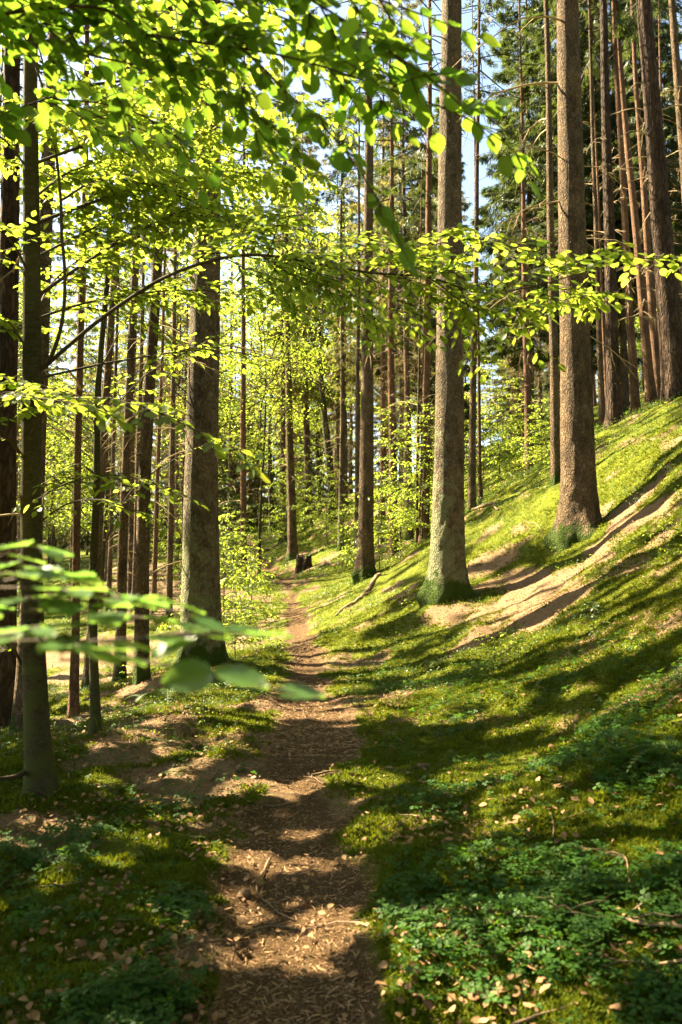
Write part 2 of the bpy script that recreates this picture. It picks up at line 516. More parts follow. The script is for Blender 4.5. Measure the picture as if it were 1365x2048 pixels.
    o = N.new('ShaderNodeOutputMaterial'); L.new(p.outputs[0], o.inputs[0])
    return m


BARK_GREY = bark_mat('spruce_bark_lichen', (.075, .056, .036), (.215, .165, .108), (.38, .31, .215), lichen=1.0, moss=1.35, mossy_h=.75, moss_col=(.06, .105, .010))
BARK = bark_mat('spruce_bark', (.07, .047, .029), (.205, .145, .088), (.38, .285, .19), moss=1.1, mossy_h=.6, moss_col=(.06, .10, .010))
BARK_RED = bark_mat('red_bark', (.09, .052, .032), (.25, .15, .09), (.37, .24, .155), cell=30, stretch=.35, red_up=.3)
BARK_PINE = bark_mat('pine_bark', (.02, .014, .011), (.095, .062, .042), (.17, .115, .08), cell=11, stretch=.28, bump=1.7)
BARK_BEECH = bark_mat('beech_bark', (.02, .019, .011), (.052, .048, .026), (.085, .08, .044), cell=60, stretch=2.2, bump=.25, moss=.45, mossy_h=3.0, moss_col=(.05, .056, .014))
TWIG = plain_mat('beech_twig', (.03, .022, .014), (.075, .055, .035))
DEAD = plain_mat('dead_spruce_wood', (.20, .14, .08), (.42, .31, .18))
STICK = plain_mat('stick_wood', (.06, .038, .022), (.24, .165, .10), scale=12, bump=.4)
NEEDLE = leaf_mat('spruce_needles', (.018, .036, .008), (.06, .085, .018), (.10, .14, .022), fac=.35, rough=.5)
NEEDLE_PALE = leaf_mat('spruce_needles_pale', (.07, .075, .02), (.16, .14, .045), (.27, .25, .06), fac=.42, rough=.5)
BEECH = leaf_mat('beech_leaf', (.035, .085, .006), (.065, .125, .010), (.33, .43, .040), fac=.66)
BEECH_SHADED = leaf_mat('beech_leaf_shaded', (.022, .075, .006), (.045, .105, .008), (.20, .34, .025), fac=.62, rough=.55, spec=.3)  # shade put into the colour: duller, less translucent than the other beech leaves
FERN = leaf_mat('fern_leaf', (.05, .10, .012), (.08, .14, .016), (.17, .28, .02), fac=.45)
CLOVER = leaf_mat('wood_sorrel', (.016, .060, .006), (.042, .105, .009), (.09, .20, .011), fac=.42, rough=.6, spec=.25)
MOSS = leaf_mat('moss_shoots', (.035, .065, .004), (.115, .14, .007), (.17, .20, .008), fac=.35, rough=.8, spec=.1)
BLUE_LEAF = leaf_mat('undergrowth_leaf', (.04, .085, .02), (.07, .12, .03), (.15, .24, .03), fac=.4)
GOLD_LEAF = leaf_mat('far_leaf', (.06, .085, .012), (.10, .12, .018), (.40, .44, .04), fac=.62)
BEECH_LOW = leaf_mat('beech_leaf_glossy', (.05, .12, .03), (.09, .16, .045), (.20, .36, .05), fac=.5, rough=.32, spec=.6)
DRY = plain_mat('dry_leaf', (.08, .036, .015), (.28, .165, .08), rough=.7, scale=20)
NEEDLE_DRY = plain_mat('dry_needles', (.07, .032, .015), (.40, .25, .13), rough=.8, scale=20)
CONE = plain_mat('cone_scales', (.10, .06, .035), (.28, .19, .12), scale=40)

# ------------------------------------------------------------------ ground
# brown needle patches on the hillside (photo px: x, y, rx, ry)
LITTER = [(420, 1560, 170, 110, .7), (240, 1570, 130, 60, .6), (480, 1720, 130, 120, .6), (230, 1420, 110, 30, .5), (1075, 1190, 125, 75, 1.0), (1270, 1035, 70, 40, .8), (1190, 1115, 70, 40, .7), (900, 1225, 70, 40, .45), (620, 1400, 150, 50, .6), (300, 1450, 180, 40, .6),
          (100, 1660, 120, 60, .8), (560, 1600, 160, 220, .5), (480, 1840, 160, 130, .7), (1300, 880, 60, 20, .4), (970, 1060, 60, 30, .4), (200, 1330, 150, 60, .7), (330, 1180, 120, 60, .8), (740, 1030, 60, 40, .5)]


def litter_amount(x, y):
    px, py, a = project(np.c_[x, y, hq(x, y)])
    v = np.zeros(len(px))
    for gx, gy, rx, ry, o in LITTER:
        v = np.maximum(v, o * np.exp(-(((px - gx) / rx) ** 2 + ((py - gy) / ry) ** 2)))
    v = np.where(a < .3, .3, v)
    return v + (fbm(x * 1.6, y * 1.6, seed=70, octv=5) - .52) * 1.9


def make_ground():
    def axis(c, ext, n, k):
        t = np.linspace(-1, 1, n)
        return c + np.sinh(t * k) / math.sinh(k) * ext
    xs = axis(0, 240, 560, 6.6); ys = axis(5.5, 260, 560, 6.0)
    X, Y = np.meshgrid(xs, ys); x, y = X.ravel(), Y.ravel()
    z = full_h(x, y)
    n, m = len(xs), len(ys)
    i = (np.arange(m - 1)[:, None] * n + np.arange(n - 1)[None]).ravel()
    q = np.stack([i, i + 1, i + n + 1, i + n], 1)
    b = Bag(); b.add(np.c_[x, y, z], q.ravel(), np.full(len(q), 4))
    m, nt, N, L = new_mat('forest_floor')
    me = b.mesh('ground', [m], smooth=True)
    for nm, val in (('path', path_mask(x, y)), ('litter', sstep(.05, .45, litter_amount(x, y)))):
        at = me.attributes.new(nm, 'FLOAT', 'POINT'); at.data.foreach_set('value', np.asarray(val, np.float32))
    tc = N.new('ShaderNodeTexCoord')
    def nz(scale, det=6, rough=.65):
        t = N.new('ShaderNodeTexNoise'); t.inputs['Scale'].default_value = scale; t.inputs['Detail'].default_value = det; t.inputs['Roughness'].default_value = rough
        L.new(tc.outputs['Object'], t.inputs['Vector']); return t.outputs[0]
    fine, midn, gr = nz(38, 8, .75), nz(7), nz(150, 4, .8)
    moss = ramp(N, [(.3, (.035, .050, .005)), (.5, (.095, .115, .008)), (.68, (.17, .18, .015))]); L.new(fine, moss.inputs[0])
    moss2 = ramp(N, [(.35, (.6, .7, .6)), (.65, (1.2, 1.1, .9))]); L.new(midn, moss2.inputs[0])
    mm = N.new('ShaderNodeMix'); mm.data_type = 'RGBA'; mm.blend_type = 'MULTIPLY'; mm.inputs[0].default_value = 1; L.new(moss.outputs[0], mm.inputs[6]); L.new(moss2.outputs[0], mm.inputs[7])
    lit = ramp(N, [(.3, (.05, .03, .016)), (.46, (.17, .115, .062)), (.58, (.30, .215, .13)), (.7, (.50, .40, .28))]); L.new(gr, lit.inputs[0])
    lit2 = ramp(N, [(.3, (.6, .55, .5)), (.7, (1.2, 1.15, 1.1))]); L.new(fine, lit2.inputs[0])
    lm = N.new('ShaderNodeMix'); lm.data_type = 'RGBA'; lm.blend_type = 'MULTIPLY'; lm.inputs[0].default_value = 1; L.new(lit.outputs[0], lm.inputs[6]); L.new(lit2.outputs[0], lm.inputs[7])
    pth = ramp(N, [(.3, (.028, .015, .007)), (.5, (.092, .056, .025)), (.63, (.19, .128, .064)), (.75, (.38, .285, .175))]); L.new(gr, pth.inputs[0])
    pm = N.new('ShaderNodeMix'); pm.data_type = 'RGBA'; pm.blend_type = 'MULTIPLY'; pm.inputs[0].default_value = 1; L.new(pth.outputs[0], pm.inputs[6]); L.new(lit2.outputs[0], pm.inputs[7])
    al = N.new('ShaderNodeAttribute'); al.attribute_name = 'litter'; ap = N.new('ShaderNodeAttribute'); ap.attribute_name = 'path'
    def edge(att):
        a = N.new('ShaderNodeMath'); a.operation = 'ADD'; L.new(att.outputs['Fac'], a.inputs[0]); L.new(fine, a.inputs[1])
        r = N.new('ShaderNodeMapRange'); r.inputs['From Min'].default_value = .82; r.inputs['From Max'].default_value = 1.18; L.new(a.outputs[0], r.inputs[0]); return r.outputs[0]
    k1 = N.new('ShaderNodeMix'); k1.data_type = 'RGBA'; L.new(edge(al), k1.inputs[0]); L.new(mm.outputs[2], k1.inputs[6]); L.new(lm.outputs[2], k1.inputs[7])
    k2 = N.new('ShaderNodeMix'); k2.data_type = 'RGBA'; L.new(edge(ap), k2.inputs[0]); L.new(k1.outputs[2], k2.inputs[6]); L.new(pm.outputs[2], k2.inputs[7])
    p = N.new('ShaderNodeBsdfPrincipled'); p.inputs['Roughness'].default_value = .95; p.inputs['Specular IOR Level'].default_value = .1
    L.new(k2.outputs[2], p.inputs['Base Color'])
    ha = N.new('ShaderNodeMath'); ha.operation = 'MULTIPLY_ADD'; ha.inputs[1].default_value = .35; L.new(gr, ha.inputs[0]); L.new(fine, ha.inputs[2])
    bp = N.new('ShaderNodeBump'); bp.inputs['Strength'].default_value = .9; bp.inputs['Distance'].default_value = .04; L.new(ha.outputs[0], bp.inputs['Height']); L.new(bp.outputs[0], p.inputs['Normal'])
    o = N.new('ShaderNodeOutputMaterial'); L.new(p.outputs[0], o.inputs[0])
    g = link('ground', me)
    tag(g, 'mossy forest floor with a trodden needle path through it', None, None, 'structure')


make_ground()

# ------------------------------------------------------------------ leaf templates
LEAF_V = [(0, 0, 0), (.16, .17, .03), (.40, .30, .05), (.68, .25, .04), (1, 0, -.03), (.68, -.25, .04), (.40, -.30, .05), (.16, -.17, .03), (.5, 0, -.02)]
LEAF_F = [(0, 8, 4, 3, 2, 1), (0, 7, 6, 5, 4, 8)]
RH_V = [(0, 0, 0), (.45, .28, .02), (1, 0, 0), (.45, -.28, .02)]
RH_F = [(0, 1, 2, 3)]


def big_leaf():
    """a finely outlined beech leaf, ribbed and gently curled"""
    n = 9
    v, f = [], []
    for i in range(n + 1):
        t = i / n
        w = .36 * math.sin(math.pi * t ** .85) ** .8 * (1 + .06 * (i % 2)) if 0 < i < n else 0
        z = -.10 * (t - .4) ** 2
        v += [(t, w, z + .06 + (.018 if i % 2 else -.01)), (t, w * .5, z + .025 + (.012 if i % 2 else -.008)), (t, 0, z), (t, -w * .5, z + .025 + (.012 if i % 2 else -.008)), (t, -w, z + .06 + (.018 if i % 2 else -.01))]
    for i in range(n):
        for j in range(4):
            a = i * 5 + j
            f.append((a, a + 1, a + 6, a + 5))
    return v, f


BIG_V, BIG_F = big_leaf()
SPRAY_V = [(0, 0, 0), (.5, .075, 0), (1, 0, -.05), (.5, -.075, 0),
           (.15, 0, 0), (.42, .26, -.03), (.62, .42, -.10), (.5, .22, -.03),
           (.15, 0, 0), (.42, -.26, -.03), (.62, -.42, -.10), (.5, -.22, -.03),
           (.45, 0, 0), (.68, .18, -.03), (.85, .28, -.09), (.75, .13, -.03),
           (.45, 0, 0), (.68, -.18, -.03), (.85, -.28, -.09), (.75, -.13, -.03)]
SPRAY_F = [(0, 1, 2, 3), (4, 5, 6, 7), (8, 11, 10, 9), (12, 13, 14, 15), (16, 19, 18, 17)]


# ------------------------------------------------------------------ trunks
def trunk_mesh(name, line, rad, mat, flare=.5, flare_h=.35, lobes=5, segs=40, rough=.045, seed=0, step=.12):
    """line: points from below ground to the top (first point underground), rad: radius at each point"""
    line = np.asarray(line, float)
    s = np.r_[0, np.cumsum(np.linalg.norm(np.diff(line, axis=0), axis=1))]
    L = s[-1]
    low = np.arange(0, min(3.0, L), step * .6); up = np.arange(min(3.0, L), L, step * 3)
    u = np.r_[low, up, L]
    C = np.stack([np.interp(u, s, line[:, i]) for i in range(3)], 1)
    R = np.interp(u, s, rad)
    th = np.arange(segs) / segs * 2 * np.pi
    zz = C[:, 2][:, None]
    ph = seed * 1.7
    lob = (.5 + .5 * np.cos(lobes * th + ph)) * (.6 + .4 * np.cos(2 * th + ph * 2.1)) + .25
    lob = lob[None]
    sink = np.exp(np.clip(zz, -2, 0) * 2.2)
    fl = 1 + sink * (flare * lob * np.exp(-np.clip(zz, 0, 9) / flare_h) + .6 * flare * np.clip(lob - .35, 0, 2) ** 2 * np.exp(-np.clip(zz, 0, 9) / (flare_h * .5))) + .14 * np.exp(-np.clip(zz, 0, 9) / (flare_h * 3))
    nx, ny = np.cos(th)[None] * R[:, None], np.sin(th)[None] * R[:, None]
    wob = 1 + rough * 2 * (fbm(nx * 7 + seed * 9, ny * 7, zz * 2.2 + 0 * nx, seed=5, octv=3) - .5) + rough * 1.5 * (noise(nx * 26 + seed, ny * 26, zz * 9 + 0 * nx, seed=6) - .5)
    rr = R[:, None] * fl * wob
    V = np.stack([C[:, 0][:, None] + rr * np.cos(th), C[:, 1][:, None] + rr * np.sin(th), zz + 0 * rr], -1)
    k = len(u)
    i = (np.arange(k - 1)[:, None] * segs + np.arange(segs)[None]); j = (np.arange(k - 1)[:, None] * segs + (np.arange(segs)[None] + 1) % segs)
    q = np.stack([i, j, j + segs, i + segs], -1).reshape(-1, 4)
    b = Bag(); b.add(V.reshape(-1, 3), q.ravel(), np.full(len(q), 4))
    b.n -= 0
    me = b.mesh(name, [mat], smooth=True)
    return me


# ------------------------------------------------------------------ dead branches
def dead_branch_mesh(seed, length, drop):
    r = np.random.default_rng(seed)
    b = Bag()
    n = 9
    t = np.linspace(0, 1, n)
    kink = np.cumsum(r.normal(0, .05, (n, 2)), 0) * length * .35
    pts = np.c_[t * length, kink[:, 0], .12 * length * np.sin(t * 2.2) - drop * t ** 1.8 * length + kink[:, 1]]
    tube(b, pts, .014 * (1 - t) ** .8 + .003, 5)
    for k in range(r.integers(3, 8)):
        i = r.integers(2, n - 1)
        d = np.array([.5 + r.random() * .4, r.normal(0, .7), -.2 - r.random() * .7]); d /= np.linalg.norm(d)
        l = length * (.12 + .28 * r.random())
        u = np.linspace(0, 1, 5)[:, None]
        q = pts[i] + d * l * u + np.array([0, 0, -.25 * l]) * u ** 2 + r.normal(0, .02 * l, (5, 3)) * u
        tube(b, q, .006 * (1 - u[:, 0]) + .002, 4)
    return b.mesh('dead_branch', [DEAD], smooth=True)


DEAD_MESHES = [dead_branch_mesh(100 + i, .5 + .28 * i, .25 + .12 * (i % 4)) for i in range(7)]


def stub_mesh(seed):
    r = np.random.default_rng(seed); b = Bag()
    t = np.linspace(0, 1, 4)[:, None]
    tube(b, np.array([1, .1, -.1]) * t * .09 + r.normal(0, .006, (4, 3)), np.array([.02, .014, .010, .004]), 5)
    return b.mesh('branch_stub', [TWIG], smooth=True)


STUBS = [stub_mesh(i) for i in range(3)]


def dead_branch(parent, at, ang, scale=1.0, k=None, tilt=0.0):
    o = link('dead_branch', DEAD_MESHES[random.randrange(len(DEAD_MESHES)) if k is None else k], parent, at)
    o.rotation_euler = (0, tilt, ang); o.scale = (scale,) * 3
    return o


# ------------------------------------------------------------------ spruce crowns
def spruce_crown_parts(H, z0, R, seed, dens=1.0, dead_lo=None, n_dead=0):
    """needle sprays and limb polylines of a crown in the tree's own coordinates"""
    r = np.random.default_rng(seed)
    nb = int((H - z0) * 4.6 * dens)
    z = z0 + (H - z0) * (np.arange(nb) + r.random(nb)) / nb
    az = np.arange(nb) * 2.4 + r.normal(0, .5, nb)
    f = (z - z0) / (H - z0)
    ln = R * (1 - f) ** .75 * (.7 + .5 * r.random(nb)) * np.where(f < .12, .55 + 3.5 * f, 1) + .25
    pos, dr, sz, limbs = [], [], [], []
    for i in range(nb):
        out = np.array([math.cos(az[i]), math.sin(az[i]), 0]); lat = np.array([-out[1], out[0], 0])
        k = 7; t = np.linspace(0, 1, k)[:, None]
        rise = (.35 * f[i] - .12) * ln[i]; sag = -.55 * ln[i] * (1 - f[i]) ** .7
        line = np.array([0, 0, z[i]]) + out * ln[i] * t + np.array([0, 0, 1.0]) * (rise * t + sag * t ** 1.5 + .22 * ln[i] * t ** 3) + lat * r.normal(0, .12) * ln[i] * t ** 2
        limbs.append((line, .010 + .010 * ln[i]))
        m = int((10 + 26 * ln[i]) * dens)
        u = .12 + .88 * r.random(m) ** .8
        p = np.stack([np.interp(u, t[:, 0], line[:, c]) for c in range(3)], 1)
        sd = np.where(r.random(m) < .5, -1, 1)[:, None]
        d = out * (.25 + .6 * r.random((m, 1))) + lat * sd * (.15 + .75 * r.random((m, 1))) + np.array([0, 0, 1.0]) * (-.25 - .95 * r.random((m, 1)) * (1 - .6 * f[i]))
        w = .32 * (1 - u)[:, None] * lat * sd * ln[i] * r.random((m, 1))
        pos.append(p + w + np.array([0, 0, -.25]) * np.abs(w).sum(1, keepdims=True)); dr.append(unit(d)); sz.append((.20 + .26 * r.random(m)) * (.75 + .1 * ln[i]))
    return np.vstack(pos), np.vstack(dr), np.concatenate(sz), limbs


def crown_mesh(name, pos, dr, sz, limbs, mats, seed, extra=None):
    r = np.random.default_rng(seed + 999)
    b = Bag()
    if len(pos):
        nrm = unit(r.normal(0, .55, pos.shape) + np.array([0, 0, 1.0]))
        Rm = frames(dr, nrm) * sz[:, None, None]
        b.stamp(SPRAY_V, SPRAY_F, Rm, pos, 0)
    for line, w in limbs:
        t = np.linspace(1, .15, len(line))
        tube(b, line, w * t, 3, 1, cap=False)
    if extra is not None:
        a, c, w = extra   # thin dead twigs: start, end, width
        mid = (a + c) / 2 + r.normal(0, .05, a.shape) + np.array([0, 0, .05]); side = unit(np.cross(c - a, r.normal(0, 1, a.shape))) * w[:, None]
        V = np.stack([a - side, a + side, mid + side * .8, c, mid - side * .8], 1).reshape(-1, 3)
        n = len(a); base = (np.arange(n) * 5)[:, None]
        b.add(V, (np.array([0, 1, 2, 4, 4, 2, 3])[None] + base).ravel(), np.tile([4, 3], n), 2)
    return b.mesh(name, mats)


def dead_fuzz(z0, z1, n, R, seed):
    """the fine dead twigs below a spruce's living crown"""
    r = np.random.default_rng(seed + 5)
    z = z0 + (z1 - z0) * r.random(n) ** .7; az = r.random(n) * 6.283
    l = R * (.35 + .65 * r.random(n))
    out = np.c_[np.cos(az), np.sin(az), np.zeros(n)]
    a = np.c_[np.zeros((n, 2)), z]; c = a + out * l[:, None] + np.c_[np.zeros((n, 2)), -l * (.1 + .45 * r.random(n))]
    k = 5
    t = .3 + .7 * r.random((n, k, 1))
    s = a[:, None] + (c - a)[:, None] * t
    e = s + (unit(r.normal(0, 1, (n, k, 3))) * .6 + np.array([0, 0, -.55]) + out[:, None] * .3) * (.18 + .3 * r.random((n, k, 1)))
    A = np.vstack([a, s.reshape(-1, 3)]); C = np.vstack([c, e.reshape(-1, 3)])
    w = np.r_[np.full(n, .007), np.full(n * k, .0045)]
    return A, C, w


TREES = []  # (x, y, r) for spacing


CROWN_JOBS = []


def grow_crowns():
    for root, B, line, H, z0, R, seed, dens, fuzz in CROWN_JOBS:
        p, dr, sz, limbs = spruce_crown_parts(H, z0, R, seed, dens)
        if dens >= 1.4: sz = sz * 1.35
        p = p + np.c_[np.interp(p[:, 2], line[:, 2], line[:, 0]), np.zeros((len(p), 2))]
        keep = shaded_only(p + B, dr * sz[:, None]) if dens < 1.4 else np.ones(len(p), bool)
        p, dr, sz = p[keep], dr[keep], sz[keep]
        limbs = [(l + np.array([np.interp(l[0, 2], line[:, 2], line[:, 0]), 0, 0]), w) for l, w in limbs]
        ex = None
        if fuzz:
            A, C, w = dead_fuzz(1.6, z0 + 3, fuzz, R * .75, seed)
            o1 = np.c_[np.interp(A[:, 2], line[:, 2], line[:, 0]), np.zeros((len(A), 2))]
            ex = (A + o1, C + o1, w)
        link('crown', crown_mesh('crown', p, dr, sz, limbs, [NEEDLE_PALE if seed % 3 == 0 else NEEDLE, TWIG, DEAD], seed, ex), root)


def spruce(label, base, top, width, d, H=26.0, z0=11.0, R=2.4, mat=None, flare=.45, dead=5, group=None, seed=1, fuzz=0, dens=1.0, name='spruce_tree', lobes=5, dead_r=(2.5, 9.0), sunlit=.62, mids=None):
    """base, top: photo pixels of the trunk's foot and of a higher point of its axis"""
    mat = mat or BARK
    B = P(*base, d); B[2] = hz(B[0], B[1]); Tp = P(*top, d)
    lean = (Tp[0] - B[0]) / (Tp[2] - B[2])
    r0 = width * d / F / 2
    root = thing(name, label, 'tree', (B[0], B[1], B[2]), group)
    zs = np.r_[-.9, 0, np.linspace(1, H, 14)]
    ax = lambda z: np.array([lean * z if z < 12 else lean * (12 + (z - 12) * .5), .01 * math.sin(z * .6 + seed), z])
    line = [ax(z) + np.array([.012 * math.sin(z * .9 + seed * 2), 0, 0]) for z in zs]
    if mids:   # bends read from the photo: pixels on the axis
        ks = sorted([(P(mx, my, d)[2] - B[2], P(mx, my, d)[0] - B[0]) for mx, my in mids] + [(0, 0), (Tp[2] - B[2], Tp[0] - B[0])])
        kz, kx = np.array([a for a, _ in ks]), np.array([b for _, b in ks])
        for q in line:
            z = q[2]
            if z <= kz[-1]: q[0] = np.interp(z, kz, kx)
            else: q[0] = kx[-1] + (kx[-1] - kx[-2]) / (kz[-1] - kz[-2]) * .5 * (z - kz[-1])
    line = np.array(line)
    rad = r0 * np.clip(1.02 - np.clip(zs, 0, None) / H * .95, .05, 2)
    segs = int(np.clip(width * .9, 14, 56))
    link('trunk', trunk_mesh('trunk', line, rad, mat, flare=flare, flare_h=.22 + r0 * .5, lobes=lobes, seed=seed, segs=segs), root)
    CROWN_JOBS.append((root, B, line, H, z0, R, seed, dens, fuzz))
    if sunlit:
        zz = np.arange(.2, 13, .12)
        zz = zz[noise(zz * .55 + seed * 3.3, zz * 0 + seed, seed=8) < sunlit]
        c = np.stack([np.interp(zz, line[:, 2], line[:, k]) for k in range(3)], 1) + B
        rz = np.interp(zz, line[:, 2], rad)[:, None]; sd = np.array([-SUN[1], SUN[0], 0]) / math.hypot(SUN[0], SUN[1]); fw = np.array([SUN[0], SUN[1], 0]) / math.hypot(SUN[0], SUN[1])
        for q in (-1.5, -1.2, -.9, -.5, 0, .5, .9): sunward_gap(c + fw * rz * math.sqrt(max(0, 1 - q * q)) + sd * rz * q)
    rr = random.Random(seed)
    for i in range(dead):
        z = rr.uniform(*dead_r)
        an = rr.uniform(0, 6.283); rz = np.interp(z, zs, rad) * .8
        cx = np.interp(z, line[:, 2], line[:, 0])
        o = dead_branch(root, (cx + rz * math.cos(an), rz * math.sin(an), z), an, rr.uniform(.7, 1.15), rr.randrange(7), rr.uniform(-.25, .2))
    for i in range(dead * 2 if width > 25 else 0):
        z = rr.uniform(1.0, 9.5); an = rr.uniform(3.3, 6.1); rz = np.interp(z, zs, rad) * .97
        cx = np.interp(z, line[:, 2], line[:, 0])
        o = link('branch_stub', STUBS[i % 3], root, (cx + rz * math.cos(an), rz * math.sin(an), z)); o.rotation_euler = (0, 0, an)
    TREES.append((B[0], B[1]))
    return root, line, rad


GL = 'trees standing along the woodland path'
t1, t1l, t1r = spruce('thick spruce beside the path, grey-green lichen on its lit side and mossy foot', (402, 1335), (418, 150), 74, 13.6, H=28, z0=12.5, R=2.6, mat=BARK_GREY, flare=.42, dead=4, seed=3, sunlit=.95, dead_r=(4.4, 9), mids=[(403, 900), (412, 600)])
spruce('thick spruce at the bank foot with pale lichen below and moss on its roots', (897, 1200), (903, 0), 64, 14.3, H=28, z0=13, R=2.6, mat=BARK_GREY, flare=.55, dead=3, seed=2, sunlit=.9, dead_r=(8, 12))
t3, t3l, t3r = spruce('thickest spruce on the bank, ragged bark, mossy root mound on its uphill side', (1158, 1095), (1135, 0), 66, 14.4, H=28, z0=12.5, R=2.6, mat=BARK, flare=.75, dead=2, seed=4, sunlit=.8, dead_r=(7, 11), mids=[(1156, 900), (1148, 600)])
spruce('slender spruce just past the mossy bank with bright sun on its foot', (732, 1165), (740, 0), 31, 22, H=25, z0=13, R=2.0, flare=.5, dead=9, seed=5, dead_r=(2, 9))
spruce('narrow spruce tucked close behind the thickest trunk on the bank', (1113, 972), (1097, 200), 19, 18, H=22, z0=12, R=1.5, dead=9, seed=6, dead_r=(3, 10), name='spruce_tree')
spruce('thin straight spruce on the bank between the two thick ones', (943, 1027), (961, 0), 15, 22, H=21, z0=11, R=1.5, dead=6, seed=7)
spruce('thinnest pole of the pair on the bank, catching sun at its foot', (962, 1010), (945, 0), 8, 24, H=19, z0=12, R=1.2, dead=4, seed=8)
spruce('dark furrowed pine at the top of the bank leaning downhill', (1352, 812), (1288, 0), 46, 20, H=26, z0=15, R=2.5, mat=BARK_PINE, flare=.25, dead=11, seed=10, name='pine_tree', dead_r=(3, 9))
spruce('dark scaly pine on the crest with a wide foot, lower of the crest trunks', (1230, 852), (1206, 0), 27, 22, H=25, z0=14, R=2.2, mat=BARK_PINE, flare=.4, dead=9, seed=11, name='pine_tree')
spruce('pale reddish pine on the crest lit brightly down its lower half', (1272, 837), (1226, 0), 17, 24, H=24, z0=13, R=2.0, mat=BARK_RED, flare=.25, dead=8, seed=13, name='pine_tree')
spruce('leaning reddish pine on the crest, flared foot lit by the sun', (1305, 817), (1238, 100), 19, 25, H=24, z0=14, R=2.0, mat=BARK_RED, flare=.6, dead=7, seed=14, name='pine_tree')
spruce('brownish pine between the leaning red one and the dark furrowed one', (1318, 808), (1275, 200), 17, 27, H=24, z0=13, R=2.0, mat=BARK_RED, flare=.2, dead=3, seed=16, name='pine_tree')
spruce('slim spruce right behind the thickest trunk on its uphill side', (1206, 868), (1184, 200), 13, 24, H=21, z0=12, R=1.6, dead=4, seed=17)
spruce('thin pale pole beside the slim spruce on the crest', (1216, 858), (1188, 200), 8, 25, H=19, z0=12, R=1.4, mat=BARK_RED, dead=3, seed=19)
spruce('shadowed spruce high on the bank beyond the dark furrowed pine', (1402, 800), (1352, 100), 24, 22, H=25, z0=11, R=2.4, dead=6, seed=20)
spruce('reddish spruce half hidden behind the lichen-covered trunk at the bank foot', (848, 1092), (862, 150), 21, 25, H=25, z0=12, R=2.0, mat=BARK_RED, dead=4, seed=22, flare=.2)
spruce('hair-thin pale pole beside the half hidden reddish spruce', (832, 960), (842, 480), 6, 25, H=16, z0=11, R=1.0, dead=3, seed=23, flare=.1)
spruce('straight spruce on the path bend next to the old stump', (586, 1118), (571, 500), 18, 38, H=26, z0=11, R=2.2, flare=.7, dead=5, seed=25, fuzz=60)
spruce('darker spruce just behind the one on the path bend', (566, 1080), (566, 500), 13, 45, H=25, z0=10, R=2.2, dead=4, seed=26, fuzz=60)
spruce('straight red-brown spruce at the downhill edge of the far path', (487, 1152), (487, 300), 14, 31, H=25, z0=13, R=2.0, mat=BARK_RED, dead=5, seed=28, flare=.15, fuzz=50)
spruce('sunlit thin spruce behind the red-brown one at the far path', (460, 1100), (465, 400), 11, 44, H=24, z0=12, R=2.0, dead=5, seed=29, fuzz=60)
spruce('spruce in the hollow with fern at its foot, sun along its edge', (284, 1378), (318, 500), 28, 13, H=24, z0=13, R=1.9, dead=7, seed=31, flare=.3, dead_r=(1.6, 8), mids=[(284, 1100), (291, 900), (303, 700)])
spruce('pale brown spruce in the hollow just behind the fern-footed one', (240, 1362), (273, 500), 21, 15.5, H=24, z0=13, R=1.9, dead=8, seed=32, dead_r=(1.6, 8), mids=[(245, 1100), (254, 900)])
spruce('dark spruce pole in the hollow rising behind the small mossy sapling', (178, 1340), (232, 500), 20, 16.5, H=23, z0=12, R=1.9, dead=7, seed=34, dead_r=(1.6, 8))
spruce('red-brown spruce in the hollow with a fallen log by its roots', (146, 1452), (166, 500), 17, 11, H=21, z0=12, R=1.6, mat=BARK_RED, dead=7, seed=35, flare=.6, dead_r=(1.6, 7))
spruce('broad spruce standing directly behind the dark beech trunk', (48, 1500), (108, 100), 36, 10, H=26, z0=12, R=2.3, dead=6, seed=37, flare=.3, dead_r=(2, 8))
spruce('massive dark spruce at the photo edge in the hollow behind the beech', (2, 1420), (22, 300), 52, 13, H=27, z0=11, R=2.6, mat=BARK_PINE, dead=8, seed=38, flare=.3, dead_r=(2, 8))
spruce('pale slender spruce between the fern-footed one and the thick lichened one', (338, 1242), (351, 500), 13, 24, H=23, z0=12, R=1.7, dead=6, seed=40, mids=[(345, 900)])
spruce('reddish slender spruce deep in the hollow left of the pale one', (306, 1260), (328, 600), 10, 26, H=23, z0=12, R=1.7, mat=BARK_RED, dead=5, seed=41, flare=.9, fuzz=30)
spruce('slim grey spruce deep in the hollow behind the mossy sapling', (217, 1255), (236, 600), 10, 30, H=23, z0=11, R=1.8, dead=5, seed=43, fuzz=40)
spruce('pair member nearer the path deep among the hollow spruces', (268, 1250), (286, 600), 12, 28, H=24, z0=12, R=1.8, dead=5, seed=44, fuzz=40)
spruce('grey spruce on the slope above the path bend, upright and thin', (690, 1030), (688, 600), 13, 44, H=25, z0=13, R=2.0, dead=5, seed=46, fuzz=40)
spruce('thin dark spruce above the path bend between beech and grey spruce', (677, 1025), (676, 600), 9, 46, H=24, z0=12, R=1.8, dead=5, seed=47, fuzz=40)
spruce('brown spruce close behind the slender sunny-footed one', (765, 1010), (768, 300), 13, 33, H=25, z0=13, R=2.0, mat=BARK_RED, dead=8, seed=49, fuzz=30)
spruce('pale stump-like trunk crowding the foot of the slender spruce', (713, 1138), (718, 500), 11, 24, H=20, z0=12, R=1.2, mat=BARK_GREY, dead=3, seed=50)

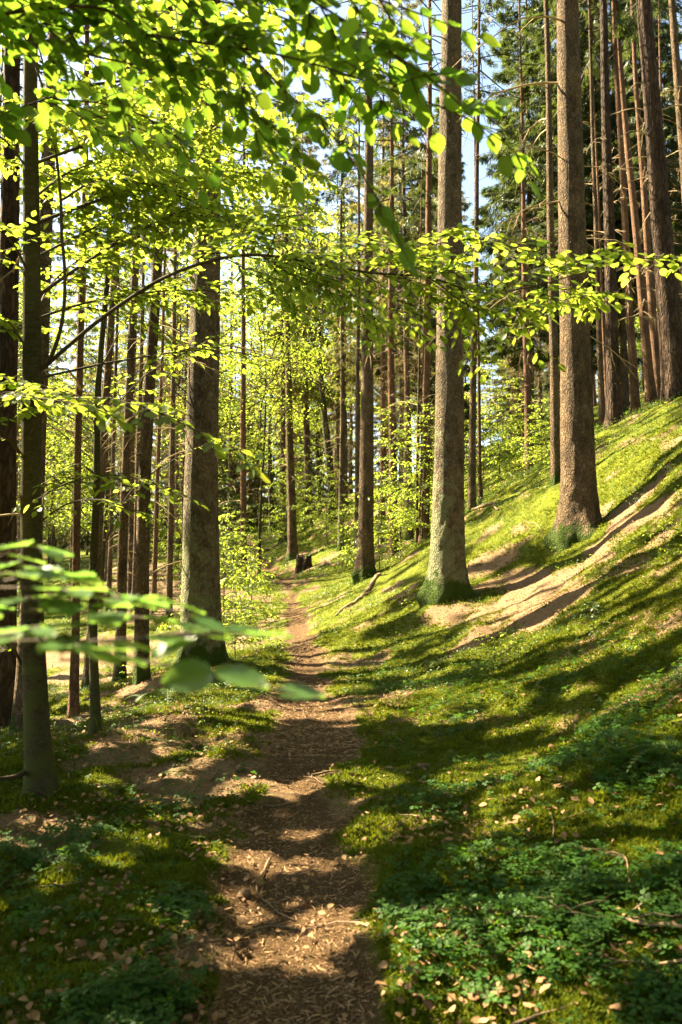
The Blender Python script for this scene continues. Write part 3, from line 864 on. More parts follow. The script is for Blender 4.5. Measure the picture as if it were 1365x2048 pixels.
spruce('dense dark spruce with hanging green boughs on the slope behind the bank poles', (1062, 935), (1058, 300), 17, 36, H=26, z0=5, R=2.9, dead=3, seed=52, dens=1.5, fuzz=40)
spruce('pale hanging spruce glowing above the path bend', (618, 1062), (606, 500), 16, 46, H=24, z0=8, R=3.0, dead=3, seed=54, dens=1.5, fuzz=60)
spruce('full green spruce behind the slender sunny-footed trunk', (805, 1000), (806, 500), 14, 42, H=24, z0=7, R=2.8, dead=3, seed=56, dens=1.4, fuzz=50)
spruce('bushy spruce on the slope behind the thick lichened bank trunk', (880, 960), (885, 500), 15, 48, H=24, z0=4, R=3.0, dead=3, seed=58, dens=1.4, fuzz=40)
spruce('bushy green spruce filling the gap between the thickest trunk and crest pines', (1180, 850), (1175, 500), 15, 38, H=22, z0=3, R=3.0, dead=3, seed=59, dens=1.4, fuzz=40)

spruce('dense green spruce behind the crest beyond the slim sunlit pole', (1140, 868), (1128, 300), 15, 33, H=25, z0=6, R=2.8, dead=3, seed=152, dens=1.5, fuzz=40)
spruce('dense spruce hanging over the crest between dark scaly and leaning red pines', (1252, 815), (1232, 300), 15, 35, H=25, z0=6, R=2.8, dead=3, seed=153, dens=1.5, fuzz=40)
spruce('dense shaggy spruce beyond the dark furrowed crest pine', (1335, 790), (1312, 300), 15, 32, H=25, z0=6, R=2.8, dead=3, seed=155, dens=1.5, fuzz=40)

spruce('pale shaggy spruce with hanging twigs between the slender and lichened bank spruces', (820, 1030), (806, 300), 15, 30, H=24, z0=8, R=2.2, dead=3, seed=156, dens=1.2, fuzz=90)

# spruces that stand beside the view and shade the floor
for i, (x, y) in enumerate([(-9.5, 9), (-13, 14), (-15, 21), (-12, 27), (-18, 32), (-9.5, 21), (-20, 15), (-15, 38), (-22, 25), (11.5, 16), (14, 24), (13, 33), (17, 18)]):
    zt = hz(x, y); pb = project(np.array([x, y, zt])); pt = project(np.array([x + random.uniform(-.2, .2), y, zt + 8]))
    spruce('unseen spruce added beside the view to hold back sky light', (pb[0], pb[1]), (pt[0], pt[1]), random.uniform(.3, .5) * F / y, y, H=random.uniform(23, 27), z0=10, R=2.2, dead=2, seed=60 + i, dens=.8, sunlit=0, group='spruces beside the view')

for z, an, s, k in [(4.0, 3.3, .9, 4), (3.7, 2.9, .8, 3), (4.2, 3.9, 1.0, 5), (3.85, 4.6, .5, 2), (5.6, 3.0, .8, 3), (6.4, 5.6, .7, 2)]:
    rz = np.interp(z, t1l[:, 2], t1r) * .8; cx = np.interp(z, t1l[:, 2], t1l[:, 0])
    dead_branch(t1, (cx + rz * math.cos(an), rz * math.sin(an), z), an, s, k, .1)

# ------------------------------------------------------------------ far spruces: four kinds, copied
PROTO = []; PROTO_H = [23, 24, 25, 26]; PROTO_Z = [8.5, 7.5, 10, 9]
for k in range(4):
    H, z0 = 23 + k, [8.5, 7.5, 10, 9][k]
    zs = np.r_[-1, 0, np.linspace(1, H, 10)]
    ln = np.c_[.05 * np.sin(zs * .5 + k), .05 * np.cos(zs * .4 + k), zs]
    tm = trunk_mesh('far_trunk', ln, .19 * np.clip(1.03 - np.clip(zs, 0, None) / H * .95, .05, 2), [BARK, BARK_RED, BARK, BARK_GREY][k], segs=12, step=.4, seed=k)
    p, dr, sz, limbs = spruce_crown_parts(H, z0, 2.4, 300 + k, .8)
    cm = crown_mesh('far_crown', p, dr, sz * 1.25, limbs, [[NEEDLE, NEEDLE_PALE, NEEDLE, NEEDLE_PALE][k], TWIG, DEAD], k, dead_fuzz(1.5, z0 + 3, 200, 2.0, 300 + k))
    PROTO.append((tm, cm))


def far_wood():
    pr = np.random.default_rng(21)
    n = tries = 0
    while n < 235 and tries < 12000:
        tries += 1
        d = 27 + 95 * pr.random() ** 1.1; tn = pr.uniform(-.56, .56); x = tn * d
        if path_dist(np.array([x]), np.array([d]))[0] < (2.2 if d < 60 else 0): continue
        if min((x - a) ** 2 + (d - b) ** 2 for a, b in TREES) < (1.9 + d * .012) ** 2: continue
        B = np.array([x, d, hz(x, d) - .05]); q = project(B)
        if 930 < q[0] < 1040 and d < 75: continue      # the window to the sky
        if 500 < q[0] < 640 and d < 52: continue       # the clearing by the bend
        TREES.append((x, d)); k = int(pr.integers(4)); s = pr.uniform(.75, 1.15); w = pr.uniform(.55, 1.15); n += 1
        root = thing('spruce_tree', 'slender spruce standing deep in the wood among many alike', 'tree', tuple(B), 'spruces deep in the wood')
        t = link('trunk', PROTO[k][0], root); t.scale = (w * s, w * s, s); t.rotation_euler = (0, 0, pr.uniform(0, 6.28))
        if d < 48:
            H = PROTO_H[k] * s
            ln = np.array([[0, 0, -1.0], [0, 0, 0], [0, 0, H]])
            CROWN_JOBS.append((root, B, ln, H, PROTO_Z[k] * s, 2.1, 900 + n, .75, 130))
            zz = np.arange(.2, 12, .15); zz = zz[noise(zz * .5 + n * 3.3, zz * 0, seed=8) < .5]
            sunward_gap(np.c_[0 * zz, 0 * zz, zz] + B + np.array([-.1, .03, 0]))
        else:
            c = link('crown', PROTO[k][1], root); c.scale = (s, s, s); c.rotation_euler = (0, 0, pr.uniform(0, 6.28))
    # bushy young spruces that close the view between the far trunks
    YP = []
    for k in range(3):
        H = 9 + 2.5 * k; zs = np.r_[-1, np.linspace(0, H, 8)]
        tm = trunk_mesh('young_trunk', np.c_[0 * zs, 0 * zs, zs], .09 * np.clip(1.03 - np.clip(zs, 0, None) / H, .05, 2), BARK, segs=8, step=.5, seed=k)
        p, dr, sz, limbs = spruce_crown_parts(H, .8, 2.5, 340 + k, 1.25)
        YP.append((tm, crown_mesh('young_crown', p, dr, sz * 1.35, limbs, [[NEEDLE, NEEDLE_PALE, NEEDLE][k], TWIG, DEAD], k)))
    n = tries = 0
    while n < 52 and tries < 4000:
        tries += 1
        d = pr.uniform(58, 120); x = pr.uniform(-.54, .54) * d
        if path_dist(np.array([x]), np.array([d]))[0] < 2: continue
        k = int(pr.integers(3)); n += 1
        root = thing('young_spruce', 'bushy young spruce closing the view deep in the wood', 'tree', (x, d, hz(x, d)), 'young spruces deep in the wood')
        root.rotation_euler = (0, 0, pr.uniform(0, 6.28)); root.scale = (pr.uniform(.8, 1.3),) * 3
        link('trunk', YP[k][0], root); link('crown', YP[k][1], root)
    BP = []
    for k in range(3):
        H, R, z0 = [(13, 3.4, 2.0), (16, 3.8, 3.0), (10, 3.0, 1.2)][k]
        zs = np.r_[-1, np.linspace(0, H, 10)]
        tm = trunk_mesh('leafy_trunk', np.c_[.2 * np.sin(zs * .4 + k), .2 * np.cos(zs * .4 + k), zs], .12 * np.clip(1.03 - np.clip(zs, 0, None) / H, .05, 2), BARK_BEECH, segs=10, step=.5, seed=k)
        bw, p, dd, nn, sz = broadleaf_mesh(40 + k, H, R, z0, 9000, .19)
        b = Bag(); b.stamp(RH_V, RH_F, frames(dd, nn) * sz[:, None, None], p)
        BP.append((tm, b.mesh('leafy_crown', [[BEECH, GOLD_LEAF, GOLD_LEAF][k]]), bw.mesh('leafy_branch', [TWIG])))
    n = tries = 0
    while n < 22 and tries < 4000:
        tries += 1
        d = pr.uniform(50, 115); x = pr.uniform(-.54, .54) * d
        if path_dist(np.array([x]), np.array([d]))[0] < 2.5: continue
        k = int(pr.integers(3)); n += 1
        root = thing('broadleaf_tree', 'light green leafy tree growing between the far spruces', 'tree', (x, d, hz(x, d)), 'leafy trees deep in the wood')
        root.rotation_euler = (0, 0, pr.uniform(0, 6.28)); root.scale = (pr.uniform(.8, 1.25),) * 3
        link('trunk', BP[k][0], root); link('crown', BP[k][1], root); link('branch', BP[k][2], root)
    # unseen spruces added behind and beside the viewer to hold back sky light
    for x, y in [(3, -8), (-4, -9), (8, -5), (12, 2), (15, 9), (9, -12), (0, -14), (-9, -12), (18, -3), (14, -9), (22, 8), (24, 17), (-3, -19), (6, -18), (10, 6.5), (5.5, -3.5), (8, 1), (11, -2), (13, 6), (16, 3), (18, 12), (19, 6), (12, -7), (4, -12), (-2, -7), (9, 9.5), (15, -13), (20, 0), (-7, -8), (-12, -6), (-5, -15), (2.5, -5), (22, 13)]:
        k = int(pr.integers(4))
        root = thing('spruce_tree', 'unseen spruce added beside the view to hold back sky light', 'tree', (x, y, hz(x, y) - .05), 'spruces beside the view')
        root.rotation_euler = (0, 0, pr.uniform(0, 6.28))
        link('trunk', PROTO[k][0], root); link('crown', PROTO[k][1], root)


# ------------------------------------------------------------------ beech twigs
def limb(bag_wood, leaves, pts, r0, r1, twig_gap, twig_len, leaf_gap, leaf_len, seed, start=.12, droop=.12, sub=.5, flat=.32, vert=.16, sag=.35):
    r = np.random.default_rng(seed)
    line = smooth_line(pts, .06)
    s = np.r_[0, np.cumsum(np.linalg.norm(np.diff(line, axis=0), axis=1))]; L = s[-1]
    tube(bag_wood, line, np.interp(s, [0, L], [r0, r1]), 7)
    T = unit(np.gradient(line, axis=0)); Zu = np.array([0, 0, 1.0])

    def leafy(p0, d0, ln, depth):
        n = max(4, int(ln / .05)); u = np.linspace(0, 1, n)
        side = unit(np.cross(d0, Zu)); bend = r.normal(0, .18); dr = droop * (.5 + r.random())
        q = p0 + d0 * (u * ln)[:, None] + side * (bend * ln * u ** 2)[:, None] - Zu * (dr * ln * u ** 2)[:, None]
        tube(bag_wood, q, np.interp(u, [0, 1], [.0035 + .0025 * ln, .0012]), 4, cap=False)
        m = max(2, int(ln / leaf_gap)); sg = 1
        for k in range(m + 1):
            t = .12 + .88 * k / m
            p = np.array([np.interp(t, u, q[:, c]) for c in range(3)])
            td = unit(d0 + side * 2 * bend * t - Zu * 2 * dr * t)
            sg = -sg
            a = .95 if k < m else .1
            ld = unit(td * math.cos(a) + np.cross(Zu, td) * sg * math.sin(a) - Zu * (.05 + sag * r.random()) + r.normal(0, .12, 3) * (.3 + 2 * sag))
            leaves.append((p, ld, unit(Zu + r.normal(0, flat, 3)), leaf_len * (.65 + .5 * r.random())))
            if depth and r.random() < sub and k < m and ln > .15:
                leafy(p, unit(td * .7 + np.cross(Zu, td) * sg * .75 + Zu * r.normal(0, .1)), ln * (.35 + .3 * r.random()) * (1.1 - t * .6), depth - 1)

    pos = np.arange(L * start, L, twig_gap); sg = 1
    for x in pos:
        i = np.searchsorted(s, x); i = min(i, len(line) - 1); sg = -sg
        d0 = unit(T[i] * (.55 + .3 * r.random()) + np.cross(Zu, T[i]) * sg * (.8 + .3 * r.random()) + Zu * r.normal(.02, vert))
        leafy(line[i], d0, twig_len * (.5 + .8 * r.random()) * (1.05 - .55 * x / L), 1)
    leafy(line[-1], T[-1], twig_len * .7, 1)


def crown_from(leaves, mat, tv=LEAF_V, tf=LEAF_F, origin=(0, 0, 0)):
    p = np.array([l[0] for l in leaves]); d = np.array([l[1] for l in leaves]); n = np.array([l[2] for l in leaves]); s = np.array([l[3] for l in leaves])
    b = Bag(); b.stamp(tv, tf, frames(d, n) * s[:, None, None], p - np.asarray(origin))
    return b.mesh('crown', [mat], smooth=True)


def PL(seq):
    out = []; last = None
    for q in seq:
        last = q[2] if len(q) > 2 else last
        out.append(P(q[0], q[1], last))
    return np.array(out)


def beech():
    line = PL([(85, 1615, 5.6), (74, 1450), (66, 1250), (62, 1000), (65, 740), (64, 500), (61, 200), (64, -100), (60, -500), (50, -1000)])
    B = line[0].copy(); B[2] = hz(B[0], B[1])
    root = thing('beech_tree', 'dark slim beech with leaning branches, closest trunk to the path edge', 'tree', tuple(B))
    ln = line - B; ln = np.vstack([ln[0] + (0.02, 0, -.4), ln])
    w = np.array([62, 50, 47, 42, 39, 37, 34, 29, 26, 20, 12]) * 5.6 / F / 2
    link('trunk', trunk_mesh('trunk', ln, w, BARK_BEECH, flare=.45, flare_h=.16, lobes=4, segs=40, rough=.02, seed=2), root)
    leaves = []
    specs = [
        ([(82, 740, 5.6), (200, 640, 5.5), (320, 560, 5.4), (430, 520, 5.3), (520, 510, 5.2), (640, 528, 5.1), (740, 545, 5.0), (860, 555, 4.9), (960, 585, 4.9), (1080, 570, 4.9), (1190, 535, 4.9)], .016, .003, .075, .66, .055, .075, .36),
        ([(98, 724, 5.6), (116, 680, 5.57), (128, 620, 5.5), (130, 540), (124, 470), (122, 400), (112, 300), (95, 210), (78, 150), (60, 100), (38, 20), (20, -80)], .014, .006, .5, .3, .06, .07, .3),
        ([(124, 400, 5.5), (200, 360, 5.7), (300, 370, 6.0), (420, 420, 6.3), (520, 480, 6.5)], .009, .003, .085, .42, .055, .075, .1),
        ([(64, 600, 5.6), (180, 520, 5.8), (300, 450, 6.1), (420, 410, 6.4), (560, 430, 6.7)], .014, .003, .085, .5, .055, .075, .15),
        ([(63, 450, 5.6), (200, 400, 6.1), (340, 360, 6.7), (470, 350, 7.4), (600, 400, 8.0)], .014, .003, .085, .5, .055, .078, .15),
        ([(62, 330, 5.6), (180, 290, 6.0), (330, 270, 6.6), (470, 300, 7.2), (600, 340, 7.6)], .013, .003, .09, .5, .055, .078, .12),
        ([(61, 200, 5.6), (180, 170, 5.9), (320, 160, 6.3), (470, 180, 6.8), (640, 230, 7.2)], .013, .003, .09, .5, .055, .078, .12),
        ([(62, 90, 5.6), (200, 60, 5.5), (350, 60, 5.3), (520, 80, 5.1), (700, 130, 5.0)], .012, .003, .09, .45, .055, .078, .15),
        ([(64, -60, 5.6), (200, -60, 5.8), (380, -20, 6), (560, 20, 6.2)], .012, .003, .1, .45, .055, .078, .12),
        ([(64, 560, 5.6), (20, 480, 5.4), (-60, 420, 5.2)], .010, .004, .09, .4, .055, .075, .1),
        ([(62, 350, 5.6), (10, 280, 5.5), (-80, 240, 5.3)], .010, .004, .09, .4, .055, .075, .1),
        ([(65, 720, 5.6), (15, 640, 5.7), (-60, 600, 5.8)], .010, .004, .09, .4, .055, .075, .1),
        ([(62, 110, 5.6), (10, 30, 5.4), (-60, -20, 5.2)], .010, .004, .09, .4, .055, .075, .1),
        ([(62, 250, 5.6), (120, 230, 5.0), (230, 240, 4.6), (330, 280, 4.4)], .009, .003, .09, .4, .055, .075, .15),
        ([(64, 650, 5.6), (110, 560, 6.2), (200, 500, 7.0), (330, 480, 7.8)], .009, .003, .08, .45, .055, .075, .15),
        ([(64, 640, 5.6), (200, 600, 6.4), (380, 580, 7.2), (560, 600, 7.8)], .011, .003, .09, .5, .055, .075, .2),
        ([(63, 520, 5.6), (160, 470, 6.3), (280, 420, 7.0), (420, 440, 7.8), (540, 480, 8.3)], .011, .003, .085, .5, .055, .075, .15),
        ([(62, 400, 5.6), (150, 340, 6.5), (280, 310, 7.5), (430, 330, 8.3), (540, 370, 9)], .011, .003, .085, .55, .055, .078, .12),
        ([(62, 270, 5.6), (170, 220, 6.5), (300, 200, 7.3), (450, 240, 8.0), (580, 300, 8.4)], .011, .003, .085, .55, .055, .078, .12),
        ([(520, 510, 5.2), (600, 560, 5.6), (700, 620, 5.9), (800, 650, 6.0)], .006, .002, .11, .4, .055, .075, .05),
        ([(740, 545, 5.0), (830, 500, 5.2), (930, 480, 5.3), (1010, 490, 5.3)], .005, .002, .11, .4, .055, .075, .1),
        ([(860, 555, 4.9), (960, 620, 5.0), (1080, 610, 5.0), (1170, 590, 5.0)], .005, .002, .11, .32, .055, .075, .1),
        ([(62, 1005, 5.6), (140, 965, 5.2), (240, 950, 4.9), (335, 975, 4.7)], .008, .002, .11, .28, .06, .07, .15),
        ([(62, 1060, 5.6), (130, 1010, 5.6), (200, 1000, 5.5), (290, 1030, 5.4)], .007, .002, .13, .28, .06, .065, .2),
        ([(40, 905, 5.6), (0, 860, 5.4), (-70, 840, 5.2)], .014, .005, .12, .3, .06, .07, .2),
        ([(62, 870, 5.5), (100, 810, 4.9), (180, 795, 4.4), (280, 812, 4.0), (370, 850, 3.75), (445, 890, 3.6)], .008, .002, .10, .24, .055, .078, .18),
        ([(66, 760, 5.6), (60, 780, 4.8), (30, 790, 4.2), (110, 800, 3.9), (180, 815, 3.8)], .006, .002, .10, .25, .05, .075, .3),
        ([(50, 1545, 5.55), (20, 1555, 5.3), (-60, 1560, 5.0)], .018, .008, 9, .1, .06, .05, .9),
        ([(45, 1330, 5.6), (20, 1290, 5.4), (-40, 1270, 5.2)], .012, .004, .2, .3, .06, .07, .3),
        ([(82, 755, 5.6), (250, 720, 6.4), (420, 700, 7.2), (560, 720, 7.8)], .010, .003, .13, .32, .06, .07, .45),
    ]
    for i, (pts, r0, r1, tg, tl, lg, ll, st) in enumerate(specs):
        bw = Bag(); p3 = PL(pts)
        limb(bw, leaves, p3, r0, r1, tg * .92, tl * 1.15, lg * .9, ll, 500 + i, start=st, vert=.3, droop=.2, sub=.6)
        o = link('branch', bw.mesh('branch', [TWIG], smooth=True), root, tuple(-B))
    q = np.zeros(len(leaves), bool)
    for e in (0, .5, 1):
        fp = footprint(np.array([l[0] + l[1] * l[3] * e for l in leaves])); q |= lit_ground(fp[:, 0], fp[:, 1]) & (fp[:, 1] < 9) & (np.abs(fp[:, 0]) < .45 * fp[:, 1])
    leaves = [l for l, k in zip(leaves, q) if not k]
    sunward_gap([l[0] for l in leaves], .6)
    link('crown', crown_from(leaves, BEECH, origin=B), root)
    print('beech leaves', len(leaves))


beech()


def near_beech():
    B = np.array([-2.5, 1.5, hz(-2.5, 1.5)])
    root = thing('beech_tree', 'young beech reaching big shaded leaves in from outside the photo', 'tree', tuple(B))
    zs = np.linspace(-.4, 7, 16)
    ln = np.c_[.04 * np.sin(zs), .05 * np.cos(zs * .8), zs]
    link('trunk', trunk_mesh('trunk', ln, .07 * (1.02 - np.clip(zs, 0, 9) / 8), BARK_BEECH, flare=.4, flare_h=.15, lobes=4, segs=24, rough=.02, seed=4), root)
    leaves, low = [], []
    j = lambda z: B + np.array([.04 * math.sin(z), .05 * math.cos(z * .8), z])
    tops = [
        ([(60, 20, 2.5), (300, 70, 2.45), (560, 110, 2.4), (740, 165, 2.4), (885, 215, 2.4)], .42, 2.6),
        ([(150, -60, 2.5), (430, 60, 2.4), (590, 200, 2.3), (690, 300, 2.25), (755, 400, 2.2)], .30, 2.9),
        ([(200, -160, 2.5), (480, -70, 2.35), (640, 10, 2.3), (760, 90, 2.25), (850, 150, 2.25)], .40, 3.1),
        ([(0, 60, 2.6), (180, 110, 2.6), (360, 150, 2.6), (480, 210, 2.55)], .40, 2.4),
        ([(100, -20, 2.6), (350, -10, 2.6), (520, 20, 2.55), (650, 70, 2.5)], .42, 2.7),
        ([(0, -20, 2.8), (150, 20, 2.9), (320, 60, 3.0), (430, 120, 3.0)], .42, 2.5),
        ([(200, -150, 2.4), (420, -90, 2.3), (600, -50, 2.2), (760, 0, 2.2)], .42, 3.2),
        ([(0, 230, 2.9), (120, 200, 3.0), (260, 220, 3.1), (350, 270, 3.1)], .32, 2.1),
    ]
    for i, (pts, tl, hz_) in enumerate(tops):
        bw = Bag(); p3 = np.vstack([j(hz_ - .3)[None], PL(pts)])
        limb(bw, leaves, p3, .011, .0025, .08, tl, .048, .068, 700 + i, start=.42, droop=.22, sub=.35)
        link('branch', bw.mesh('branch', [TWIG], smooth=True), root, tuple(-B))
    lows = [
        ([(-150, 1230, 1.3), (0, 1225, 1.28), (100, 1222, 1.26), (200, 1228, 1.24)], .18, 1.15),
        ([(-150, 1190, 1.25), (0, 1175, 1.2), (120, 1180, 1.18), (225, 1195, 1.15)], .18, 1.2),
        ([(-150, 1300, 1.15), (0, 1280, 1.1), (140, 1285, 1.08), (300, 1275, 1.05)], .16, 1.1),
        ([(-120, 1110, 1.3), (-20, 1120, 1.3), (60, 1135, 1.3)], .15, 1.3),
    ]
    for i, (pts, tl, hz_) in enumerate(lows):
        bw = Bag(); p3 = np.vstack([j(hz_)[None], PL(pts)])
        limb(bw, low, p3, .006, .002, .085, tl, .055, .072, 750 + i, start=.66, droop=.06, sub=.25, flat=.13, vert=.06, sag=.10)
        link('branch', bw.mesh('branch', [TWIG], smooth=True), root, tuple(-B))
    # the last leaves of the low twig, one by one
    bw = Bag(); q = np.vstack([j(.9)[None], PL([(-120, 1330, 1.12), (120, 1320, 1.08), (300, 1325, 1.05), (450, 1355, 1.02), (560, 1382, 1.0), (600, 1392, 1.0)])])
    tube(bw, smooth_line(q, .05), .0022, 5)
    link('branch', bw.mesh('branch', [TWIG], smooth=True), root, tuple(-B))
    for (a, b, n, s) in [((430, 1345, 1.02), (340, 1362, 1.0), (.1, -.75, .6), .068), ((430, 1340, 1.02), (540, 1378, 1.0), (.1, -.3, .9), .075), ((545, 1385, 1.0), (640, 1392, 1.0), (0, -.25, .95), .066),
                         ((300, 1320, 1.04), (390, 1275, 1.05), (0, -.3, .9), .07), ((240, 1325, 1.05), (150, 1300, 1.0), (0, -.5, .8), .07)]:
        p0, p1 = P(*a), P(*b)
        low.append((p0, unit(p1 - p0), unit(np.array(n)), s))
    link('crown', crown_from(leaves, BEECH_SHADED, BIG_V, BIG_F, B), root)
    sunward_gap(np.repeat([l[0] for l in low], 9, 0) + np.random.default_rng(3).normal(0, .07, (9 * len(low), 3)))
    o = link('low_foliage', crown_from(low, BEECH_LOW, BIG_V, BIG_F, B), root)
    print('near leaves', len(leaves), len(low))


near_beech()


def mossy_pole():
    c = P(196, 1475, 7.8); B = np.array([c[0], c[1], hz(c[0], c[1])])
    root = thing('beech_tree', 'thin dark mossy sapling trunk on the crest near the beech', 'tree', tuple(B))
    line = PL([(196, 1490, 7.8), (187, 1300), (186, 1150), (193, 1000), (195, 850), (197, 760), (215, 560), (225, 300), (225, 0), (230, -300)]) - B
    w = np.array([20, 17, 15, 14, 13, 12, 11, 9, 7, 4]) * 7.8 / F / 2
    line[0, 2] -= .2
    link('trunk', trunk_mesh('trunk', line, w, BARK_BEECH, flare=.5, flare_h=.1, segs=20, rough=.03, seed=9), root)
    leaves = []
    for i, pts in enumerate([[(187, 1150, 7.8), (250, 1000, 7.4), (330, 930, 7.1), (430, 880, 7.0)], [(195, 950, 7.8), (150, 930, 7.4), (60, 990, 7.0)], [(195, 870, 7.8), (280, 760, 7.5), (400, 690, 7.3)], [(200, 740, 7.8), (280, 600, 8), (380, 540, 8.2)], [(222, 450, 7.8), (330, 400, 8.2), (440, 420, 8.6)], [(220, 400, 7.8), (120, 330, 7.6), (30, 330, 7.4)], [(225, 200, 7.8), (330, 150, 7.8), (450, 180, 7.8)]]):
        bw = Bag(); limb(bw, leaves, PL(pts), .008, .003, .11 if i > 1 else .2, .4 if i > 1 else .25, .06, .075 if i > 1 else .06, 820 + i, start=.3)
        link('branch', bw.mesh('branch', [TWIG], smooth=True), root, tuple(-B))
    sunward_gap([l[0] for l in leaves], .75)
    link('crown', crown_from(leaves, BEECH, origin=B), root)


mossy_pole()

# ------------------------------------------------------------------ saplings and broadleaf trees further in
def sapling_mesh(seed, H, R, tiers, leaf, gap=.1, z0=.25):
    r = np.random.default_rng(seed); bw = Bag(); leaves = []
    z = np.linspace(0, 1, 12)
    stem = np.c_[.05 * H * np.sin(z * 2 + seed) * z, .05 * H * np.cos(z * 3 + seed) * z, z * H - .1]
    tube(bw, stem, np.interp(z, [0, 1], [.006 + .004 * H, .003]), 6)
    for i in range(tiers):
        t = z0 + (1 - z0) * i / tiers
        p = np.array([np.interp(t, z, stem[:, c]) for c in range(3)]); a = i * 2.4 + r.normal(0, .3); l = R * (1.1 - .75 * t) * (.7 + .5 * r.random())
        d = np.array([math.cos(a), math.sin(a), .25])
        pts = np.array([p, p + d * l * .5, p + d * l + np.array([0, 0, -.12 * l])])
        limb(bw, leaves, pts, .004 + .002 * H * .3, .0015, gap, l * .42, leaf * .75, leaf, seed * 50 + i, start=.12, sub=.5, vert=.38, droop=.28, flat=.5)
    return bw.mesh('stem', [TWIG], smooth=True), crown_from(leaves, BEECH, RH_V, RH_F)


SAP = [sapling_mesh(1, 1.3, .6, 14, .075, .08), sapling_mesh(2, 3.2, 1.3, 24, .10, .10, .12), sapling_mesh(3, 5.5, 1.9, 34, .12, .13, .12), sapling_mesh(4, .6, .35, 9, .06)]


SAP_DULL = []
for _st, _cr in SAP:
    _c = _cr.copy(); _c.materials[0] = BLUE_LEAF; SAP_DULL.append((_st, _c))


def sapling(k, px, py, d, label, s=1.0, group=None, name='beech_sapling'):
    c = P(px, py, d); z = hz(c[0], c[1])
    root = thing(name, label, 'sapling', (c[0], c[1], z), group); root.rotation_euler = (0, 0, random.uniform(0, 6.28)); root.scale = (s,) * 3
    link('stem', SAP[k][0], root); link('crown', (SAP_DULL if int(px) % 5 in (1, 3) else SAP)[k][1], root)
    H = [1.3, 3.2, 5.5, .6][k] * s; q = np.random.default_rng(int(px) + 500); m = 60
    sunward_gap(np.array([c[0], c[1], z]) + q.normal(0, 1, (m, 3)) * np.array([.3, .3, 0]) * H * .4 + np.c_[np.zeros((m, 2)), H * q.uniform(.2, 1, m)], .8)
    return root


sapling(1, 452, 1230, 16, 'leafy young beech on the edge right beside the thick lichened spruce', .95)
sapling(0, 472, 1290, 14.5, 'knee-high beech seedling at the foot of the thick lichened spruce', 1.0)
sapling(1, 500, 1215, 21, 'low bushy young beech on the downhill side of the lit path', .7)
sapling(1, 470, 1120, 30, 'young beech by the foot of the straight red-brown spruce', .9)
sapling(2, 575, 1090, 41, 'bluish green young tree in front of the spruce on the path bend', 1.0)
sapling(2, 800, 1080, 27, 'tall tiered young beech between the slender spruce and the thick lichened one', .95)
sapling(2, 845, 1075, 24.5, 'young beech with flat leaf layers just behind the thick lichened trunk', .8)
sapling(1, 760, 1135, 22.5, 'small young beech spreading over the slender spruce foot', .9)
sapling(1, 700, 1110, 30, 'small young beech on the bank above the old stump', .9)
sapling(2, 655, 1060, 38, 'young tree on the slope near the greenish beech trunk', .8)
sapling(1, 965, 985, 26, 'bright young beech on the bank beside the pair of thin poles', 1.0)
sapling(2, 1000, 960, 31, 'bright tiered young tree on the open slope behind the poles', .9)
sapling(1, 1050, 940, 30, 'young beech on the open slope near the narrow spruce', 1.0)
sapling(1, 1085, 950, 24, 'small young beech hugging the narrow spruce on the bank', .7)
sapling(0, 1335, 1180, 9.5, 'tiny beech seedling on the shaded mossy bank edge', .5)
sapling(0, 1030, 1400, 9, 'tiny seedling among the wood sorrel below the bank', .35)
gs = 'young trees scattered in the wood'
ps = np.random.default_rng(5)
for i in range(14):
    d = ps.uniform(30, 70); px = ps.uniform(-50, 1250)
    c = P(px, 1100, d)
    if path_dist(c[:1], c[1:2])[0] < 1.6: continue
    q = project(np.array([c[0], c[1], hz(c[0], c[1])]))
    sapling(int(ps.integers(1, 3)), px, q[1], d, 'young broadleaf tree in the undergrowth deep in the wood', ps.uniform(.6, 1.2), gs)


gm = 'seedlings on the mossy bank'
for i in range(60):
    d = ps.uniform(7, 26); px = ps.uniform(150, 1360)
    c = P(px, 1100, d)
    if path_dist(c[:1], c[1:2])[0] < .9: continue
    q = project(np.array([c[0], c[1], hz(c[0], c[1])]))
    sapling(3, px, q[1], d, 'ankle-high leafy seedling among moss and grass', ps.uniform(.3, .75), gm, 'seedling')


def broadleaf_mesh(seed, H, R, z0, n, leaf):
    r = np.random.default_rng(seed); bw = Bag()
    nb = 60
    cz = z0 + (H - z0) * r.random(nb); f = (cz - z0) / (H - z0)
    rad = R * np.sin(np.pi * np.clip(f * .85 + .12, 0, 1)) * np.sqrt(r.random(nb)) ; az = r.random(nb) * 6.283
    C = np.c_[np.cos(az) * rad, np.sin(az) * rad, cz]
    for i in range(0, nb, 2):
        a = np.array([0, 0, max(z0 * .7, cz[i] - rad[i] * .7)])
        tube(bw, smooth_line(np.array([a, (a + C[i]) / 2 + r.normal(0, .15, 3), C[i]]), .5), np.array([.03]), 4, cap=False)
    k = r.integers(0, nb, n)
    p = C[k] + r.normal(0, 1, (n, 3)) * np.array([.62, .62, .22])
    d = unit(np.c_[r.normal(0, 1, (n, 2)), r.normal(-.3, .35, n)]); nn = unit(np.array([0, 0, 1.0]) + r.normal(0, .45, (n, 3)))
    return bw, p, d, nn, leaf * (.6 + .7 * r.random(n))


